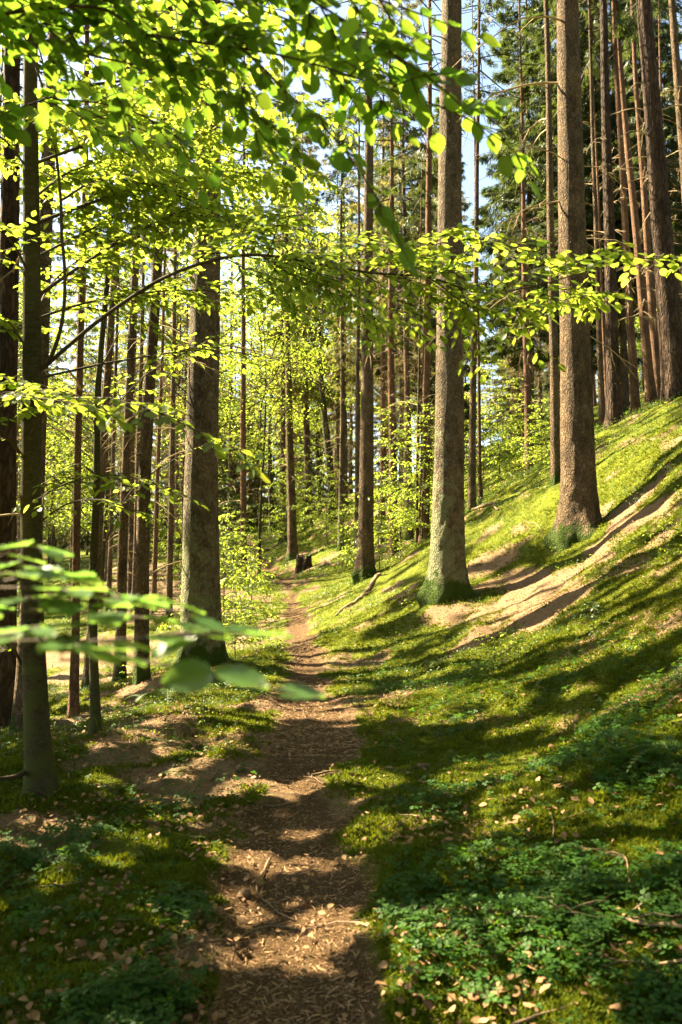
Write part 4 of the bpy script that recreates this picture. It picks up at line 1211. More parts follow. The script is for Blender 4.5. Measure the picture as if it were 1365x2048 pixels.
def broadleaf(label, base, d, H, R, z0, width, n, leaf, seed, top=None, group=None, name='broadleaf_tree', mat=None, cull=False, xy=None, reg=True):
    B = P(*base, d) if xy is None else np.array([*xy, 0.0]); B[2] = hz(B[0], B[1])
    root = thing(name, label, 'tree', tuple(B), group)
    zs = np.r_[-.6, 0, np.linspace(.8, H * .95, 12)]
    lean = 0
    if top is not None:
        T = P(*top, d); lean = (T[0] - B[0]) / (T[2] - B[2])
    ln = np.c_[lean * zs + .12 * np.sin(zs * .45 + seed), .1 * np.cos(zs * .5 + seed), zs]; ln[:, :2] -= ln[1, :2]
    link('trunk', trunk_mesh('trunk', ln, width * d / F / 2 * (1.02 - np.clip(zs, 0, None) / H), mat or BARK_BEECH, flare=.35, flare_h=.3, segs=18, rough=.03, seed=seed), root)
    bw, p, dd, nn, s = broadleaf_mesh(seed, H, R, z0, n, leaf)
    if reg: sunward_gap((p + B)[::6], .7)
    if cull:
        k = shaded_only(p + B); p, dd, nn, s = p[k], dd[k], nn[k], s[k]
    b = Bag(); b.stamp(RH_V, RH_F, frames(dd, nn) * s[:, None, None], p)
    link('crown', b.mesh('crown', [BEECH], smooth=True), root)
    link('branch', bw.mesh('branch', [TWIG], smooth=True), root)
    TREES.append((B[0], B[1]))


broadleaf('greenish curved beech above the path bend', (667, 1042), 42, 17, 3.2, 6, 18, 9000, .12, 1, top=(652, 780))
broadleaf('leafy tree behind the bend filling the gap over the path', (545, 1090), 52, 19, 4.0, 4, 12, 12000, .14, 2)
broadleaf('leafy tree rising in the hollow behind the thick lichened spruce', (420, 1150), 34, 16, 3.4, 5, 9, 10000, .12, 3)
broadleaf('bright leafy tree beside the red-brown spruce', (520, 1125), 36, 15, 3.0, 6, 7, 9000, .12, 4)
broadleaf('leafy tree deep in the hollow behind the spruce poles', (200, 1200), 38, 17, 3.6, 4, 9, 10000, .13, 5)
broadleaf('leafy tree at the far end of the hollow near the photo edge', (60, 1190), 42, 17, 3.8, 4, 9, 10000, .13, 6)
broadleaf('leafy tree beyond the slender sunny-footed spruce', (790, 1000), 46, 17, 3.5, 5, 9, 9000, .13, 7)
broadleaf('leafy tree filling the view between slender and lichened spruces', (640, 1080), 58, 20, 4.2, 5, 10, 11000, .15, 8)

for i, (x, y, R) in enumerate([(2.8, -1.8, 5.0), (-3.4, -2.4, 4.5), (6.0, 1.4, 4.6), (9.5, 3.0, 4.5), (0.5, -6.0, 5.0), (7.0, -5.0, 5.0)]):  # unseen crowns added overhead to dim the sky light on the near floor
    broadleaf('unseen broad crowned beech added to close the canopy against sky light', (0, 0), 8, 16, R, 8.5, 60, 15000, .22, 80 + i, group='added beeches closing the canopy', name='beech_tree', xy=(x, y), reg=False)

# ------------------------------------------------------------------ unseen beeches added for shade, their leaves set along sun rays
SHADE = [(-6.5, 5.6), (-8.5, 9.0), (-8.5, 2.0), (-11.5, 5.5), (-12, 11), (-9, -2), (-6, -3.5), (-14, 0), (-10, 14.6), (-13, 16), (-15.5, 23), (-10.5, 19)]


def shade_canopy():
    r = np.random.default_rng(77)
    G = np.c_[r.uniform(-5, 6, 60000), r.uniform(.8, 14.5, 60000)]
    w = np.clip(1.15 - (G[:, 1] - 2) / 30, .5, 1)
    G = G[r.random(len(G)) < w]
    G = G[np.abs(G[:, 0]) < .5 * G[:, 1] + 1.0]
    G = G[~lit_ground(G[:, 0], G[:, 1])]
    G2 = np.c_[r.uniform(.8, 10, 26000), r.uniform(9, 21, 26000)]
    G2 = G2[~lit_ground(G2[:, 0], G2[:, 1])]
    G = np.vstack([G, G2])
    z = hq(G[:, 0], G[:, 1])
    S = np.c_[G, z] + SUN * 3.2
    for _ in range(40):
        px, py, a = project(S)
        vis = (a > .2) & (px > -160) & (py > -160) & (px < 1500)
        S[vis] += SUN * .5
    S = S + SUN * (r.random(len(S)) ** 1.5 * 4.5)[:, None]
    vis = (project(S)[2] > .2) & (project(S)[0] > -100) & (project(S)[1] > -100) & (project(S)[0] < 1500)
    S = S[~vis]; S = S[r.permutation(len(S))[:36000]]
    print('shade points', len(S))
    k = 8
    Q = (S[:, None] + r.normal(0, .10, (len(S), k, 3))).reshape(-1, 3)
    n = len(Q)
    d = unit(np.c_[r.normal(0, 1, (n, 2)), r.normal(-.2, .3, n)])
    ok = shaded_only(Q, d * .11); Q, d = Q[ok], d[ok]; n = len(Q)
    nn = unit(np.array([0, 0, 1.0]) + SUN * .5 + r.normal(0, .4, (n, 3))); s = .10 + .07 * r.random(n)
    T = np.array(SHADE); own = ((Q[:, None, :2] - T[None]) ** 2).sum(-1).argmin(1)
    for i, (x, y) in enumerate(SHADE):
        B = np.array([x, y, hz(x, y)])
        root = thing('beech_tree', 'unseen tall beech added with its crown placed to shade the path', 'tree', tuple(B), 'added shade beeches beside the view')
        H = 14.0 if i < 8 else 20.0; zs = np.r_[-.5, 0, np.linspace(1, H, 10)]
        ln = np.c_[.1 * np.sin(zs * .5 + i), .1 * np.cos(zs * .4 + i), zs]
        link('trunk', trunk_mesh('trunk', ln, .09 * (1.03 - np.clip(zs, 0, None) / H), BARK_BEECH, segs=20, seed=i), root)
        m = own == i
        b = Bag(); b.stamp(RH_V, RH_F, frames(d[m], nn[m]) * s[m][:, None, None], Q[m] - B)
        link('crown', b.mesh('crown', [BEECH]), root)
        idx = np.flatnonzero(m)
        for q in (Q[r.choice(idx, min(14, len(idx)), replace=False)] - B if len(idx) else []):
            if np.hypot(q[0], q[1]) > 3.2: continue
            mid = np.array([B + np.array([0, 0, q[2] * .6]) * (1 - e) + (q + B) * e - B * 0 * e for e in (.4, .7, 1.0)])
            if in_gap(mid).any(): continue
            a = np.array([0, 0, np.clip(q[2] - .7 * np.hypot(q[0], q[1]), 2.5, 13)])
            bw = Bag(); tube(bw, smooth_line(np.array([a, (a + q) / 2 + r.normal(0, .2, 3), q]), .6), .012, 4, cap=False)
            link('branch', bw.mesh('branch', [TWIG], smooth=True), root)
    print('shade leaves', n)


sunward_gap(np.array([P(x, y, d) for x, y, d in [(1060, 1195, 11.5), (1270, 1035, 13)]]))
far_wood()
seal_gaps()
grow_crowns()
shade_canopy()

# ------------------------------------------------------------------ ground cover (stuff)


def view_points(n, d0, d1, seed, xmax=.52, power=1.0):
    """points on the floor, denser towards the viewer"""
    r = np.random.default_rng(seed)
    d = np.exp(np.log(d0) + (np.log(d1) - np.log(d0)) * r.random(n) ** power)
    x = d * r.uniform(-xmax, xmax, n)
    return x, d, r


def rot_up(n, r, tilt):
    a = r.random(n) * 6.283
    D = np.c_[np.cos(a), np.sin(a), np.zeros(n)]
    N = unit(np.array([0, 0, 1.0]) + r.normal(0, tilt, (n, 3)))
    return frames(D - N * (D * N).sum(1, keepdims=True), N)


def moss_layer():
    x, y, r = view_points(330000, 2.1, 17, 1, xmax=.68, power=1.05)
    m = (path_mask(x, y) < .35) & (litter_amount(x, y) < .33 + .25 * r.random(len(x))) & (fbm(x * 2.2, y * 2.2, seed=90) > .22)
    x, y = x[m], y[m]; n = len(x); z = full_h(x, y)
    s = (.014 + .02 * r.random(n)) * (1 + .05 * y) * (.45 + 1.1 * fbm(x * 5, y * 5, seed=91))
    V, Fc = [], []
    for k in range(4):
        a = k * 1.57 + .4; c, q = math.cos(a), math.sin(a); i = len(V)
        V += [(-.2 * q, .2 * c, 0), (.2 * q, -.2 * c, 0), (c * .85, q * .85, .45 + .3 * (k % 2))]; Fc.append((i, i + 1, i + 2))
    b = Bag(); b.stamp(V, Fc, rot_up(n, r, .35) * s[:, None, None], np.c_[x, y, z - .004])
    tag(link('moss', b.mesh('moss', [MOSS])), 'springy yellow-green moss covering the forest floor', 'moss', None, 'stuff')
    print('moss', n)


def clover_layer():
    V, Fc = [], []
    for k in range(3):
        a = k * 2.094; i = len(V)
        for u, w in [(.05, 0), (.55, .42), (.95, .30), (.82, 0), (.95, -.30), (.55, -.42)]:
            V.append((u * math.cos(a) - w * math.sin(a), u * math.sin(a) + w * math.cos(a), .02 - .18 * abs(w)))
        Fc.append(tuple(range(i, i + 6)))
    x, y, r = view_points(260000, 2.1, 16, 2)
    px, py, a = project(np.c_[x, y, hq(x, y)])
    w = np.zeros(len(x))
    for gx, gy, rx, ry, o in [(1150, 1460, 280, 150, 1.0), (1220, 1720, 260, 240, .95), (980, 1560, 200, 130, .6), (900, 1820, 200, 200, .35), (200, 1850, 240, 260, .85), (330, 1680, 140, 90, .6), (850, 1370, 170, 70, .8), (1000, 1950, 200, 120, .15), (1350, 1950, 120, 120, .5), (60, 2000, 120, 120, .6), (880, 1650, 120, 80, .2)]:
        w = np.maximum(w, o * np.exp(-(((px - gx) / rx) ** 2 + ((py - gy) / ry) ** 2)))
    pt = fbm(x * 1.9, y * 1.9, seed=95)
    m = (r.random(len(x)) < w * (.05 + sstep(.40, .60, pt)) * .42) & (path_mask(x, y) < .2)
    x, y = x[m], y[m]; n = len(x); z = full_h(x, y)
    h = .02 + .055 * r.random(n); s = .015 + .017 * r.random(n)
    b = Bag(); b.stamp(V, Fc, rot_up(n, r, .28) * s[:, None, None], np.c_[x, y, z + h])
    SV = [(-.0006, 0, 0), (.0006, 0, 0), (0, 0, 1)]
    R = np.tile(np.eye(3), (n, 1, 1)); R[:, 2, 2] = h; R[:, 0, 0] = 1
    b.stamp(SV, [(0, 1, 2)], R, np.c_[x, y, z])
    tag(link('wood_sorrel', b.mesh('wood_sorrel', [CLOVER])), 'dark green three-leaved wood sorrel carpeting the mossy ground', 'ground cover', None, 'stuff')
    print('clover', n)


def litter_layer():
    # brown needles, bark crumbs and bits
    x, y, r = view_points(120000, 2.0, 15, 3)
    m = (path_mask(x, y) > .15 + .5 * r.random(len(x))) | (litter_amount(x, y) > .45 * r.random(len(x)) + .1) | (r.random(len(x)) < .14)
    x, y = x[m], y[m]; n = len(x); z = full_h(x, y)
    s = (.010 + .03 * r.random(n) ** 3) * (1 + .04 * y)
    V = [(-.5, -.05, 0), (.5, -.04, .04), (.5, .04, .04), (-.5, .05, 0), (0, 0, .12)]
    b = Bag(); b.stamp(V, [(0, 1, 4), (1, 2, 4), (2, 3, 4), (3, 0, 4)], rot_up(n, r, .3) * s[:, None, None], np.c_[x, y, z + .002])
    x, y, r = view_points(150000, 7, 32, 13)
    m = (path_mask(x, y) > .5) | (litter_amount(x, y) > .35 * r.random(len(x)) + .05) | (r.random(len(x)) < .2)
    x, y = x[m], y[m]; n = len(x); z = full_h(x, y); s = (.018 + .05 * r.random(n) ** 4) * (1 + .02 * y)
    b.stamp(V, [(0, 1, 4), (1, 2, 4), (2, 3, 4), (3, 0, 4)], rot_up(n, r, .35) * s[:, None, None], np.c_[x, y, z + .004])
    tag(link('needle_litter', b.mesh('needle_litter', [NEEDLE_DRY])), 'brown spruce needles and crumbs strewn over path and bank', 'litter', None, 'stuff')
    print('litter', n)


def dry_leaf_template(seed):
    r = np.random.default_rng(seed)
    v = [(a, b, .22 * abs(b) ** 1.2 * (1 + seed % 3) * .6 + .1 * math.sin(a * 4 + seed)) for a, b, _ in LEAF_V]
    return (np.array(v) + r.normal(0, .025, (9, 3)) - np.array([.5, 0, 0])) * np.array([1, 1.05, 1])


def leaf_sites(n, seed, d0, d1):
    x, y, r = view_points(n, d0, d1, seed)
    px, py, a = project(np.c_[x, y, hq(x, y)])
    w = .22 + .85 * np.exp(-(((px - 330) / 330) ** 2 + ((py - 1600) / 260) ** 2)) + .6 * np.exp(-(((px - 950) / 330) ** 2 + ((py - 1780) / 280) ** 2))
    w = w + .45 * sstep(.1, .5, litter_amount(x, y)) * (px < 500)
    m = r.random(n) < w * (1 - .75 * path_mask(x, y)) * sstep(.3, .6, fbm(x * 2.7, y * 2.7, seed=97))
    return x[m], y[m], r


def dry_leaves():
    x, y, r = leaf_sites(19000, 4, 2.2, 20)
    n = len(x); z = full_h(x, y); k = np.arange(n) % 4
    b = Bag()
    for q in range(4):
        m = k == q
        s = (.018 + .034 * r.random(m.sum()) ** 1.5)
        b.stamp(dry_leaf_template(q), LEAF_F, rot_up(m.sum(), r, .4) * s[:, None, None], np.c_[x, y, z + .018 + .02 * r.random(n)][m])
    tag(link('leaf_litter', b.mesh('leaf_litter', [DRY], smooth=True)), 'small dry tan leaves scattered all over the forest floor', 'leaf litter', None, 'stuff')
    meshes = []
    for q in range(6):
        bb = Bag(); bb.polys(dry_leaf_template(q + 10), LEAF_F); meshes.append(bb.mesh('fallen_leaf', [DRY], smooth=True))
    x, y, r = leaf_sites(4200, 6, 2.3, 8)
    idx = r.permutation(len(x))[:190]
    x, y = x[idx], y[idx]; z = full_h(x, y); pm = path_mask(x, y); pd = PATH[:, 0]
    R = rot_up(len(x), r, .3)
    for i in range(len(x)):
        where = ('curled tan leaf lying on the trodden needle path', 'dry leaves on the path') if pm[i] > .4 else \
            ('curled tan leaf lying in the moss on the uphill side of the path', 'dry leaves uphill of the path') if x[i] > -.2 else \
            ('curled tan leaf lying on the downhill edge between path and beech', 'dry leaves downhill of the path')
        o = link('fallen_leaf', meshes[i % 6]); s = r.uniform(.032, .06)
        o.matrix_world = Matrix.Translation((x[i], y[i], z[i] + .028)) @ Matrix(R[i].tolist()).to_4x4() @ Matrix.Scale(s, 4)
        tag(o, where[0], 'leaf', where[1])


def far_cover():
    x, y, r = view_points(190000, 9, 70, 8, xmax=.65)
    lm = litter_amount(x, y)
    m = (path_mask(x, y) < .2) & (lm < .35 + .1 * r.random(len(x))) & (fbm(x * .9, y * .9, seed=99) > .47)
    x, y = x[m], y[m]; n = len(x); z = full_h(x, y)
    h = (.02 + .10 * r.random(n)) * np.clip(y / 16, .5, 1.8); s = (.018 + .02 * r.random(n)) * np.clip(y / 12, .7, 2.6)
    b = Bag(); b.stamp(RH_V, RH_F, rot_up(n, r, .5) * s[:, None, None], np.c_[x, y, z + h])
    tag(link('undergrowth', b.mesh('undergrowth', [BLUE_LEAF])), 'low leafy undergrowth spread over the bank and far floor', 'undergrowth', None, 'stuff')
    x, y, r = view_points(115000, 8, 34, 9, xmax=.65)
    m = (path_mask(x, y) < .25) & (litter_amount(x, y) < .4) & (fbm(x * .8, y * .8, seed=101) > .42)
    x, y = x[m], y[m]; n = len(x); z = full_h(x, y)
    s = (.05 + .06 * r.random(n)) * np.clip(y / 18, .6, 1.2)
    V = [(-.05, 0, 0), (.05, 0, 0), (.22, 0, .9), (0, -.05, 0), (0, .05, 0), (-.2, .1, 1.0)]
    b = Bag(); b.stamp(V, [(0, 1, 2), (3, 4, 5)], rot_up(n, r, .25) * s[:, None, None], np.c_[x, y, z - .005])
    tag(link('grass', b.mesh('grass', [MOSS])), 'short mossy grass on the sunny bank and path edges', 'grass', None, 'stuff')
    print('cover', n)


moss_layer(); clover_layer(); litter_layer(); dry_leaves(); far_cover()


# ------------------------------------------------------------------ ferns
def frond_mesh(seed):
    r = np.random.default_rng(seed); b = Bag()
    n = 19; t = np.linspace(0, 1, n)
    rach = np.c_[t, .04 * np.sin(t * 3 + seed), .75 * t - .95 * t ** 2.2]
    tube(b, rach, np.interp(t, [0, 1], [.010, .003]), 4, 0, cap=False)
    T = unit(np.gradient(rach, axis=0))
    for i in range(3, n):
        l = .30 * math.sin(math.pi * (.12 + .86 * t[i])) ** .9 * (1.05 - .35 * t[i])
        for sd in (-1, 1):
            side = np.array([.35, sd * .94, 0]); nn = np.cross(T[i], side); nn /= np.linalg.norm(nn)
            m = 7
            for k in range(m):     # leaflets along each pinna
                p = rach[i] + side * l * (k / m) - np.array([0, 0, .12 * l * (k / m) ** 2])
                for s2 in (-1, 1):
                    d = unit(side * .6 + T[i] * s2 * .8); ll = .034 * (1.05 - k / m)
                    w = np.cross(nn, d) * ll * .34
                    b.polys([p, p + d * ll * .5 + w, p + d * ll, p + d * ll * .5 - w], [(0, 1, 2, 3)])
    return b.mesh('frond', [FERN])


FROND = [frond_mesh(i) for i in range(3)]


def fern(px, py, d, size, n, label, group=None):
    c = P(px, py, d); z = hz(c[0], c[1])
    root = thing('fern', label, 'fern', (c[0], c[1], z), group)
    for i in range(n):
        o = link('frond', FROND[i % 3], root); o.rotation_euler = (random.uniform(-.2, .2), random.uniform(-.35, .2), i * 6.283 / n + random.uniform(-.3, .3))
        o.scale = (size * random.uniform(.75, 1.1),) * 3
    return root


fern(332, 1392, 10.4, .62, 6, 'bright fern on the bank crest between two spruce feet')
fern(300, 1402, 10.2, .42, 5, 'low fern in front of the fern-footed hollow spruce')
fern(445, 1378, 11.2, .62, 6, 'bright fern at the foot of the thick lichened spruce')
fern(505, 1372, 11.4, .45, 5, 'small sunny fern nearest the path edge')
fern(255, 1440, 9.6, .38, 5, 'fern on the crest near the mossy sapling')
fern(1352, 1545, 4.3, .34, 7, 'shaded dark fern at the photo edge on the bank')
fern(1290, 1500, 4.8, .28, 5, 'small shaded fern just uphill of the wood sorrel')
fern(880, 1280, 11, .3, 5, 'small fern on the lit slope below the lichened spruce')
fern(1105, 1390, 7.6, .22, 5, 'low fern standing among the sorrel below the bank')
fern(780, 1055, 29, .8, 6, 'large fern on the slope above the slender spruce')
fern(120, 1420, 14, .6, 6, 'fern in the shaded hollow behind the red-brown spruce')
fern(370, 1290, 17, .6, 6, 'fern in the hollow behind the thick lichened spruce')
fern(600, 1098, 36, .8, 7, 'fern clump beside the spruce at the bend')
fern(545, 1092, 40, .9, 7, 'fern clump on the uphill edge where the path disappears')
fern(620, 1075, 40, .8, 7, 'fern clump behind the old stump')


# ------------------------------------------------------------------ sticks, logs, cones, stump, tufts
def ground_line(pts, lift=.012):
    p = PL(pts); q = smooth_line(p, .05)
    q[:, 2] = full_h(q[:, 0], q[:, 1]) + lift
    return q


def stick(label, pts, r, side=0, name='stick', cat='stick', lift=.012, mat=None, n=7, group=None, arch=0):
    q = ground_line(pts, lift); rs = np.random.default_rng(int(pts[0][0] * 7 + pts[0][1]))
    k = len(q); t = np.linspace(0, 1, k)
    q[:, 2] += arch * np.sin(np.pi * t)
    q += (np.c_[fbm(t * 6, t * 0 + pts[0][0], seed=1), fbm(t * 6, t * 0 + pts[0][1], seed=2), fbm(t * 6, t * 0 + 3, seed=3)] - .5) * .05 * (.3 + r * 15)
    o0 = q.mean(0); b = Bag()
    tube(b, q - o0, r * np.interp(t, [0, 1], [1.0, .45]), n)
    root = link(name, b.mesh(name, [mat or STICK], smooth=True), None, tuple(o0))
    tag(root, label, cat, group)
    for i in range(side):
        j = rs.integers(k // 5, k - 1)
        d = unit(np.gradient(q, axis=0)[j] + np.array([rs.normal(0, .8), rs.normal(0, .8), rs.uniform(0, .5)])); l = .1 + .35 * rs.random() * min(1, r * 60)
        u = np.linspace(0, 1, 5)[:, None]; bb = Bag()
        tube(bb, q[j] - o0 + d * l * u + rs.normal(0, .012, (5, 3)) * u, r * .5 * (1 - .7 * u[:, 0]), 5)
        link('twig', bb.mesh('twig', [mat or STICK], smooth=True), root)
    return root


stick('curved grey stick lying on the needle path', [(542, 1705, 4.42), (520, 1760, 4.1), (515, 1790, 3.95), (545, 1825, 3.75), (590, 1850, 3.6)], .007, 1)
stick('thin twig crossing the path below the curved grey stick', [(455, 1880, 3.4), (540, 1850, 3.55), (600, 1855, 3.5), (660, 1850, 3.55)], .005)
stick('short grey stick lying across the shaded path', [(622, 1535, 6.3), (650, 1530, 6.4), (676, 1526, 6.45)], .012)
stick('dark thin twig over the path above the needles', [(530, 1585, 5.5), (600, 1578, 5.6), (630, 1565, 5.75)], .005)
stick('longest bare branch lying in the moss, forked and bark-brown', [(1365, 1868, 2.95), (1270, 1840, 3.05), (1190, 1822, 3.15), (1110, 1818, 3.2), (1040, 1840, 3.12)], .0085, 6, name='fallen_branch', cat='branch', lift=.04)
stick('bent twig arching up above the longest bare branch', [(1280, 1822, 3.12), (1262, 1770, 3.3), (1248, 1715, 3.5), (1200, 1700, 3.6), (1178, 1715, 3.55), (1180, 1770, 3.3), (1205, 1795, 3.2)], .0035, 2, arch=.035)
stick('thin twig running parallel below the longest bare branch', [(1365, 1915, 2.85), (1280, 1898, 2.9), (1200, 1895, 2.92)], .006, 1)
stick('pale twig in the moss close to the photo bottom', [(970, 2040, 2.62), (1080, 2000, 2.7), (1150, 1985, 2.75)], .008, 1)
stick('slanting dry twig above the forked branch in the sorrel', [(1010, 1790, 3.25), (1080, 1805, 3.2), (1200, 1790, 3.25), (1290, 1745, 3.4)], .005, 1, lift=.03)
stick('upright thin stem leaning over the shaded sorrel', [(1150, 1430, 6.4), (1152, 1500, 5.6), (1155, 1540, 5.2)], .006, 0)
stick('thin straw-like twig slanting from path into moss', [(820, 1790, 3.6), (760, 1825, 3.5), (700, 1850, 3.5)], .004)
stick('bare twig on the crest beside the path bend leaves', [(500, 1395, 9.6), (540, 1415, 9.1), (610, 1402, 9.5)], .007, 2)
stick('thin dry twig in the moss on the beech side of the path', [(380, 1475, 7.4), (400, 1500, 7.0), (420, 1510, 6.9)], .006)
stick('twig lying in dark sorrel on the downhill side', [(350, 1880, 3.4), (380, 1840, 3.55), (395, 1790, 3.8)], .005)
stick('small pale stick on the lit brown bank under the thickest spruce', [(1180, 1240, 9.4), (1200, 1262, 9.0), (1225, 1270, 8.9)], .010, 1)
stick('bare twig beside the roots of the thickest spruce', [(1050, 1010, 17), (1075, 1030, 16.4), (1090, 1060, 15.5)], .012, 1)
stick('broken sticks end lying on the lit crest slope', [(1160, 912, 19), (1180, 925, 18.5), (1215, 915, 18.5)], .02, 2)
stick('half sunken mossy log lying down the bank by the slender spruce', [(760, 1150, 21), (720, 1185, 19.5), (672, 1222, 18.5)], .07, 1, name='log', cat='log', lift=.03)
stick('pale log lying across where the path disappears', [(515, 1092, 43), (545, 1088, 43.5), (562, 1086, 44)], .09, 0, name='log', cat='log', lift=.06)
stick('grey log lying in the hollow by the red-brown spruce roots', [(120, 1468, 10.6), (165, 1448, 11), (205, 1440, 11.4)], .05, 0, name='log', cat='log', lift=.03)
stick('weathered log on the slope behind the old stump', [(640, 1112, 34), (665, 1122, 33), (680, 1128, 32)], .07, 2, name='log', cat='log', lift=.05)
stick('dark fallen stem on the slope beside the thin spruce pole', [(945, 1035, 21.5), (985, 1040, 20.5), (1000, 1050, 19.5)], .05, 1, name='log', cat='log', lift=.03)
gtw = 'fine twigs strewn on the floor'
rt = np.random.default_rng(12)
for i in range(46):
    px, d = rt.uniform(40, 1330), math.exp(rt.uniform(math.log(2.8), math.log(9)))
    a, l = rt.uniform(0, 6.28), rt.uniform(.12, .4)
    c = P(px, 1500, d); e = c + np.array([math.cos(a) * l, math.sin(a) * l, 0]); mid = (c + e) / 2 + rt.normal(0, .03, 3)
    pp = []
    for v in (c, mid, e):
        v[2] = hz(v[0], v[1]); q = project(v); pp.append((q[0], q[1], v[1]))
    stick('fine dry twig lying loose on the floor near the path', pp, rt.uniform(.002, .005), 0, n=5, group=gtw)


def cone_mesh():
    b = Bag(); n = 14
    for i in range(n):
        t = i / (n - 1); r = .5 * math.sin(math.pi * (.08 + .84 * t)) ** .8
        for j in range(8):
            a = (j + .5 * (i % 2)) / 8 * 6.283
            c = np.array([t * 2.4 - 1.2, math.cos(a) * r * .75, math.sin(a) * r * .75]); o = np.array([.22, math.cos(a), math.sin(a)]); s = np.array([0, -math.sin(a), math.cos(a)])
            b.polys([c - s * .2, c + s * .2, c + o * .26 + s * .15 + (.18, 0, 0), c + o * .30 + (.26, 0, 0), c + o * .26 - s * .15 + (.18, 0, 0)], [(0, 1, 2, 3, 4)])
    t = np.linspace(-1.15, 1.15, 8); tube(b, np.c_[t, 0 * t, 0 * t], .38 * np.sqrt(np.clip(1 - (t / 1.25) ** 2, .02, 1)), 8)
    return b.mesh('spruce_cone', [CONE])


CM = cone_mesh()
for px, py, d, s, a, lab in [(482, 1530, 6.35, .035, .4, 'spruce cone at the mossy edge of the shaded path'), (487, 1795, 3.92, .036, 1.2, 'spruce cone on the sun-flecked path beside the curved stick'),
                             (412, 1935, 3.1, .034, .2, 'spruce cone nearest the photo bottom in shade'), (845, 1518, 6.3, .034, .1, 'spruce cone in the moss uphill of the shaded path'), (780, 1512, 6.4, .03, 2, 'grey spruce cone in moss close to the path')]:
    c = P(px, py, d); o = link('spruce_cone', CM, None, (c[0], c[1], hz(c[0], c[1]) + .02)); o.rotation_euler = (0, .1, a); o.scale = (s,) * 3
    tag(o, lab, 'cone')


def stump():
    c = P(607, 1128, 35); z = hz(c[0], c[1])
    root = thing('tree_stump', 'dark rotten stump beside the spruce at the path bend', 'stump', (c[0], c[1], z))
    th = np.arange(24) / 24 * 6.283; V, f = [], []
    zs = [-.3, .0, .16, .34, .48]
    for k, h in enumerate(zs):
        r = .28 * (1 + .5 * math.exp(-max(h, 0) / .2) * .5) * (1 + .18 * np.cos(5 * th + h) + .1 * np.cos(9 * th))
        hh = h + (.16 * np.cos(3 * th + 1) + .08 * np.cos(7 * th) if k == 4 else 0)
        V.append(np.c_[r * np.cos(th), r * np.sin(th), hh + 0 * th])
    V.append(np.array([[0, 0, .3]])); n = 24
    for k in range(4):
        for j in range(n):
            f.append((k * n + j, k * n + (j + 1) % n, (k + 1) * n + (j + 1) % n, (k + 1) * n + j))
    for j in range(n):
        f.append((4 * n + j, 4 * n + (j + 1) % n, 5 * n))
    b = Bag(); b.polys(np.vstack(V), f); link('stump_wood', b.mesh('stump_wood', [BARK_PINE], smooth=True), root)


stump()


def grass_tuft(px, py, d, n, h, label):
    c = P(px, py, d); r = np.random.default_rng(int(px)); b = Bag()
    for i in range(n):
        a = r.random() * 6.283; q = np.array([math.cos(a), math.sin(a), 0]); s = np.array([-q[1], q[0], 0]) * .0016
        l = h * (.5 + .6 * r.random()); p0 = np.r_[r.normal(0, .07, 2), 0]; p1 = p0 + q * l * .25 + np.array([0, 0, l * .7]); p2 = p0 + q * l * .75 + np.array([0, 0, l * .75])
        b.polys([p0 - s, p0 + s, p1 + s, p2, p1 - s], [(0, 1, 2, 4), (4, 2, 3)])
    tag(link('grass_tuft', b.mesh('grass_tuft', [FERN]), None, (c[0], c[1], hz(c[0], c[1]))), label, 'grass tuft')


grass_tuft(1225, 1400, 7.0, 40, .22, 'thin grass tuft drooping over the sorrel below the bank')
grass_tuft(920, 1320, 9.6, 40, .22, 'sunny grass tuft below the lichened bank spruce')
grass_tuft(690, 1590, 5.4, 16, .10, 'tiny grass tuft at the uphill edge of the path')
grass_tuft(230, 1490, 7.6, 40, .2, 'grass tuft on the crest beside the mossy sapling')


# the big dead branch on the thickest spruce, reaching downhill, and others that show
for z, an, s, k, tl in [(8.6, 3.0, 1.35, 5, .25), (6.3, 3.2, 1.0, 4, .35), (9.8, 3.5, 1.2, 6, .2), (7.0, .1, .8, 2, .1)]:
    rz = np.interp(z, t3l[:, 2], t3r) * .8; cx = np.interp(z, t3l[:, 2], t3l[:, 0])
    dead_branch(t3, (cx + rz * math.cos(an), rz * math.sin(an), z), an, s, k, tl)

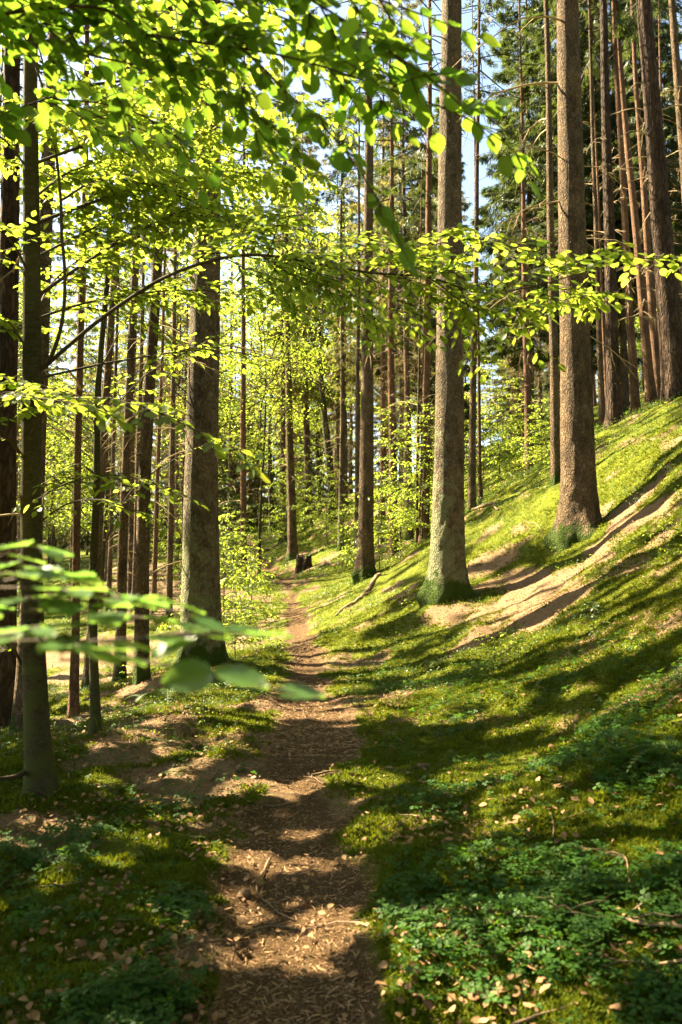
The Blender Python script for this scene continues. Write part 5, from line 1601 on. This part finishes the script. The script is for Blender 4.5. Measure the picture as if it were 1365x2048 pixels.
# ------------------------------------------------------------------ camera, light, sky
cam = bpy.data.cameras.new('camera'); co = bpy.data.objects.new('camera', cam); COL.objects.link(co)
co.location = CAM; co.rotation_euler = (math.pi / 2 + PITCH, 0, 0)
cam.sensor_fit = 'VERTICAL'; cam.sensor_height = 36; cam.lens = LENS; cam.clip_end = 2000; cam.clip_start = .05
cam.dof.use_dof = True; cam.dof.focus_distance = 12; cam.dof.aperture_fstop = 3.2
scene.camera = co

sun = bpy.data.lights.new('sun', 'SUN'); sun.energy = 5; sun.angle = math.radians(.55); sun.color = (1, .84, .55)
so = bpy.data.objects.new('sun', sun); COL.objects.link(so); so.rotation_euler = Vector(SUN).to_track_quat('Z', 'Y').to_euler()

w = bpy.data.worlds.new('World'); scene.world = w; w.use_nodes = True
N, L = w.node_tree.nodes, w.node_tree.links
N.clear()
sky = N.new('ShaderNodeTexSky'); sky.sky_type = 'NISHITA'; sky.sun_disc = False
sky.sun_elevation = SUN_EL; sky.sun_rotation = math.atan2(SUN[0], SUN[1]); sky.air_density = 1.0; sky.dust_density = 1.5; sky.ozone_density = 1
bg = N.new('ShaderNodeBackground'); bg.inputs[1].default_value = .05
ou = N.new('ShaderNodeOutputWorld'); tint = N.new('ShaderNodeMix'); tint.data_type = 'RGBA'; tint.blend_type = 'MULTIPLY'; tint.inputs[0].default_value = 1; tint.inputs[7].default_value = (1.0, .96, .88, 1)
L.new(sky.outputs[0], tint.inputs[6]); L.new(tint.outputs[2], bg.inputs[0]); L.new(bg.outputs[0], ou.inputs[0])

scene.view_settings.view_transform = 'Standard'; scene.view_settings.look = 'None'; scene.view_settings.gamma = 1
scene.view_settings.exposure = 3.25
cy = scene.cycles
cy.max_bounces = 7; cy.diffuse_bounces = 4; cy.glossy_bounces = 2; cy.transmission_bounces = 5; cy.transparent_max_bounces = 4
cy.caustics_reflective = False; cy.caustics_refractive = False; cy.sample_clamp_indirect = 6
cy.use_denoising = True
try:
    cy.denoiser = 'OPENIMAGEDENOISE'; cy.denoising_prefilter = 'ACCURATE'
except Exception:
    pass
cy.use_adaptive_sampling = True; cy.adaptive_threshold = .015
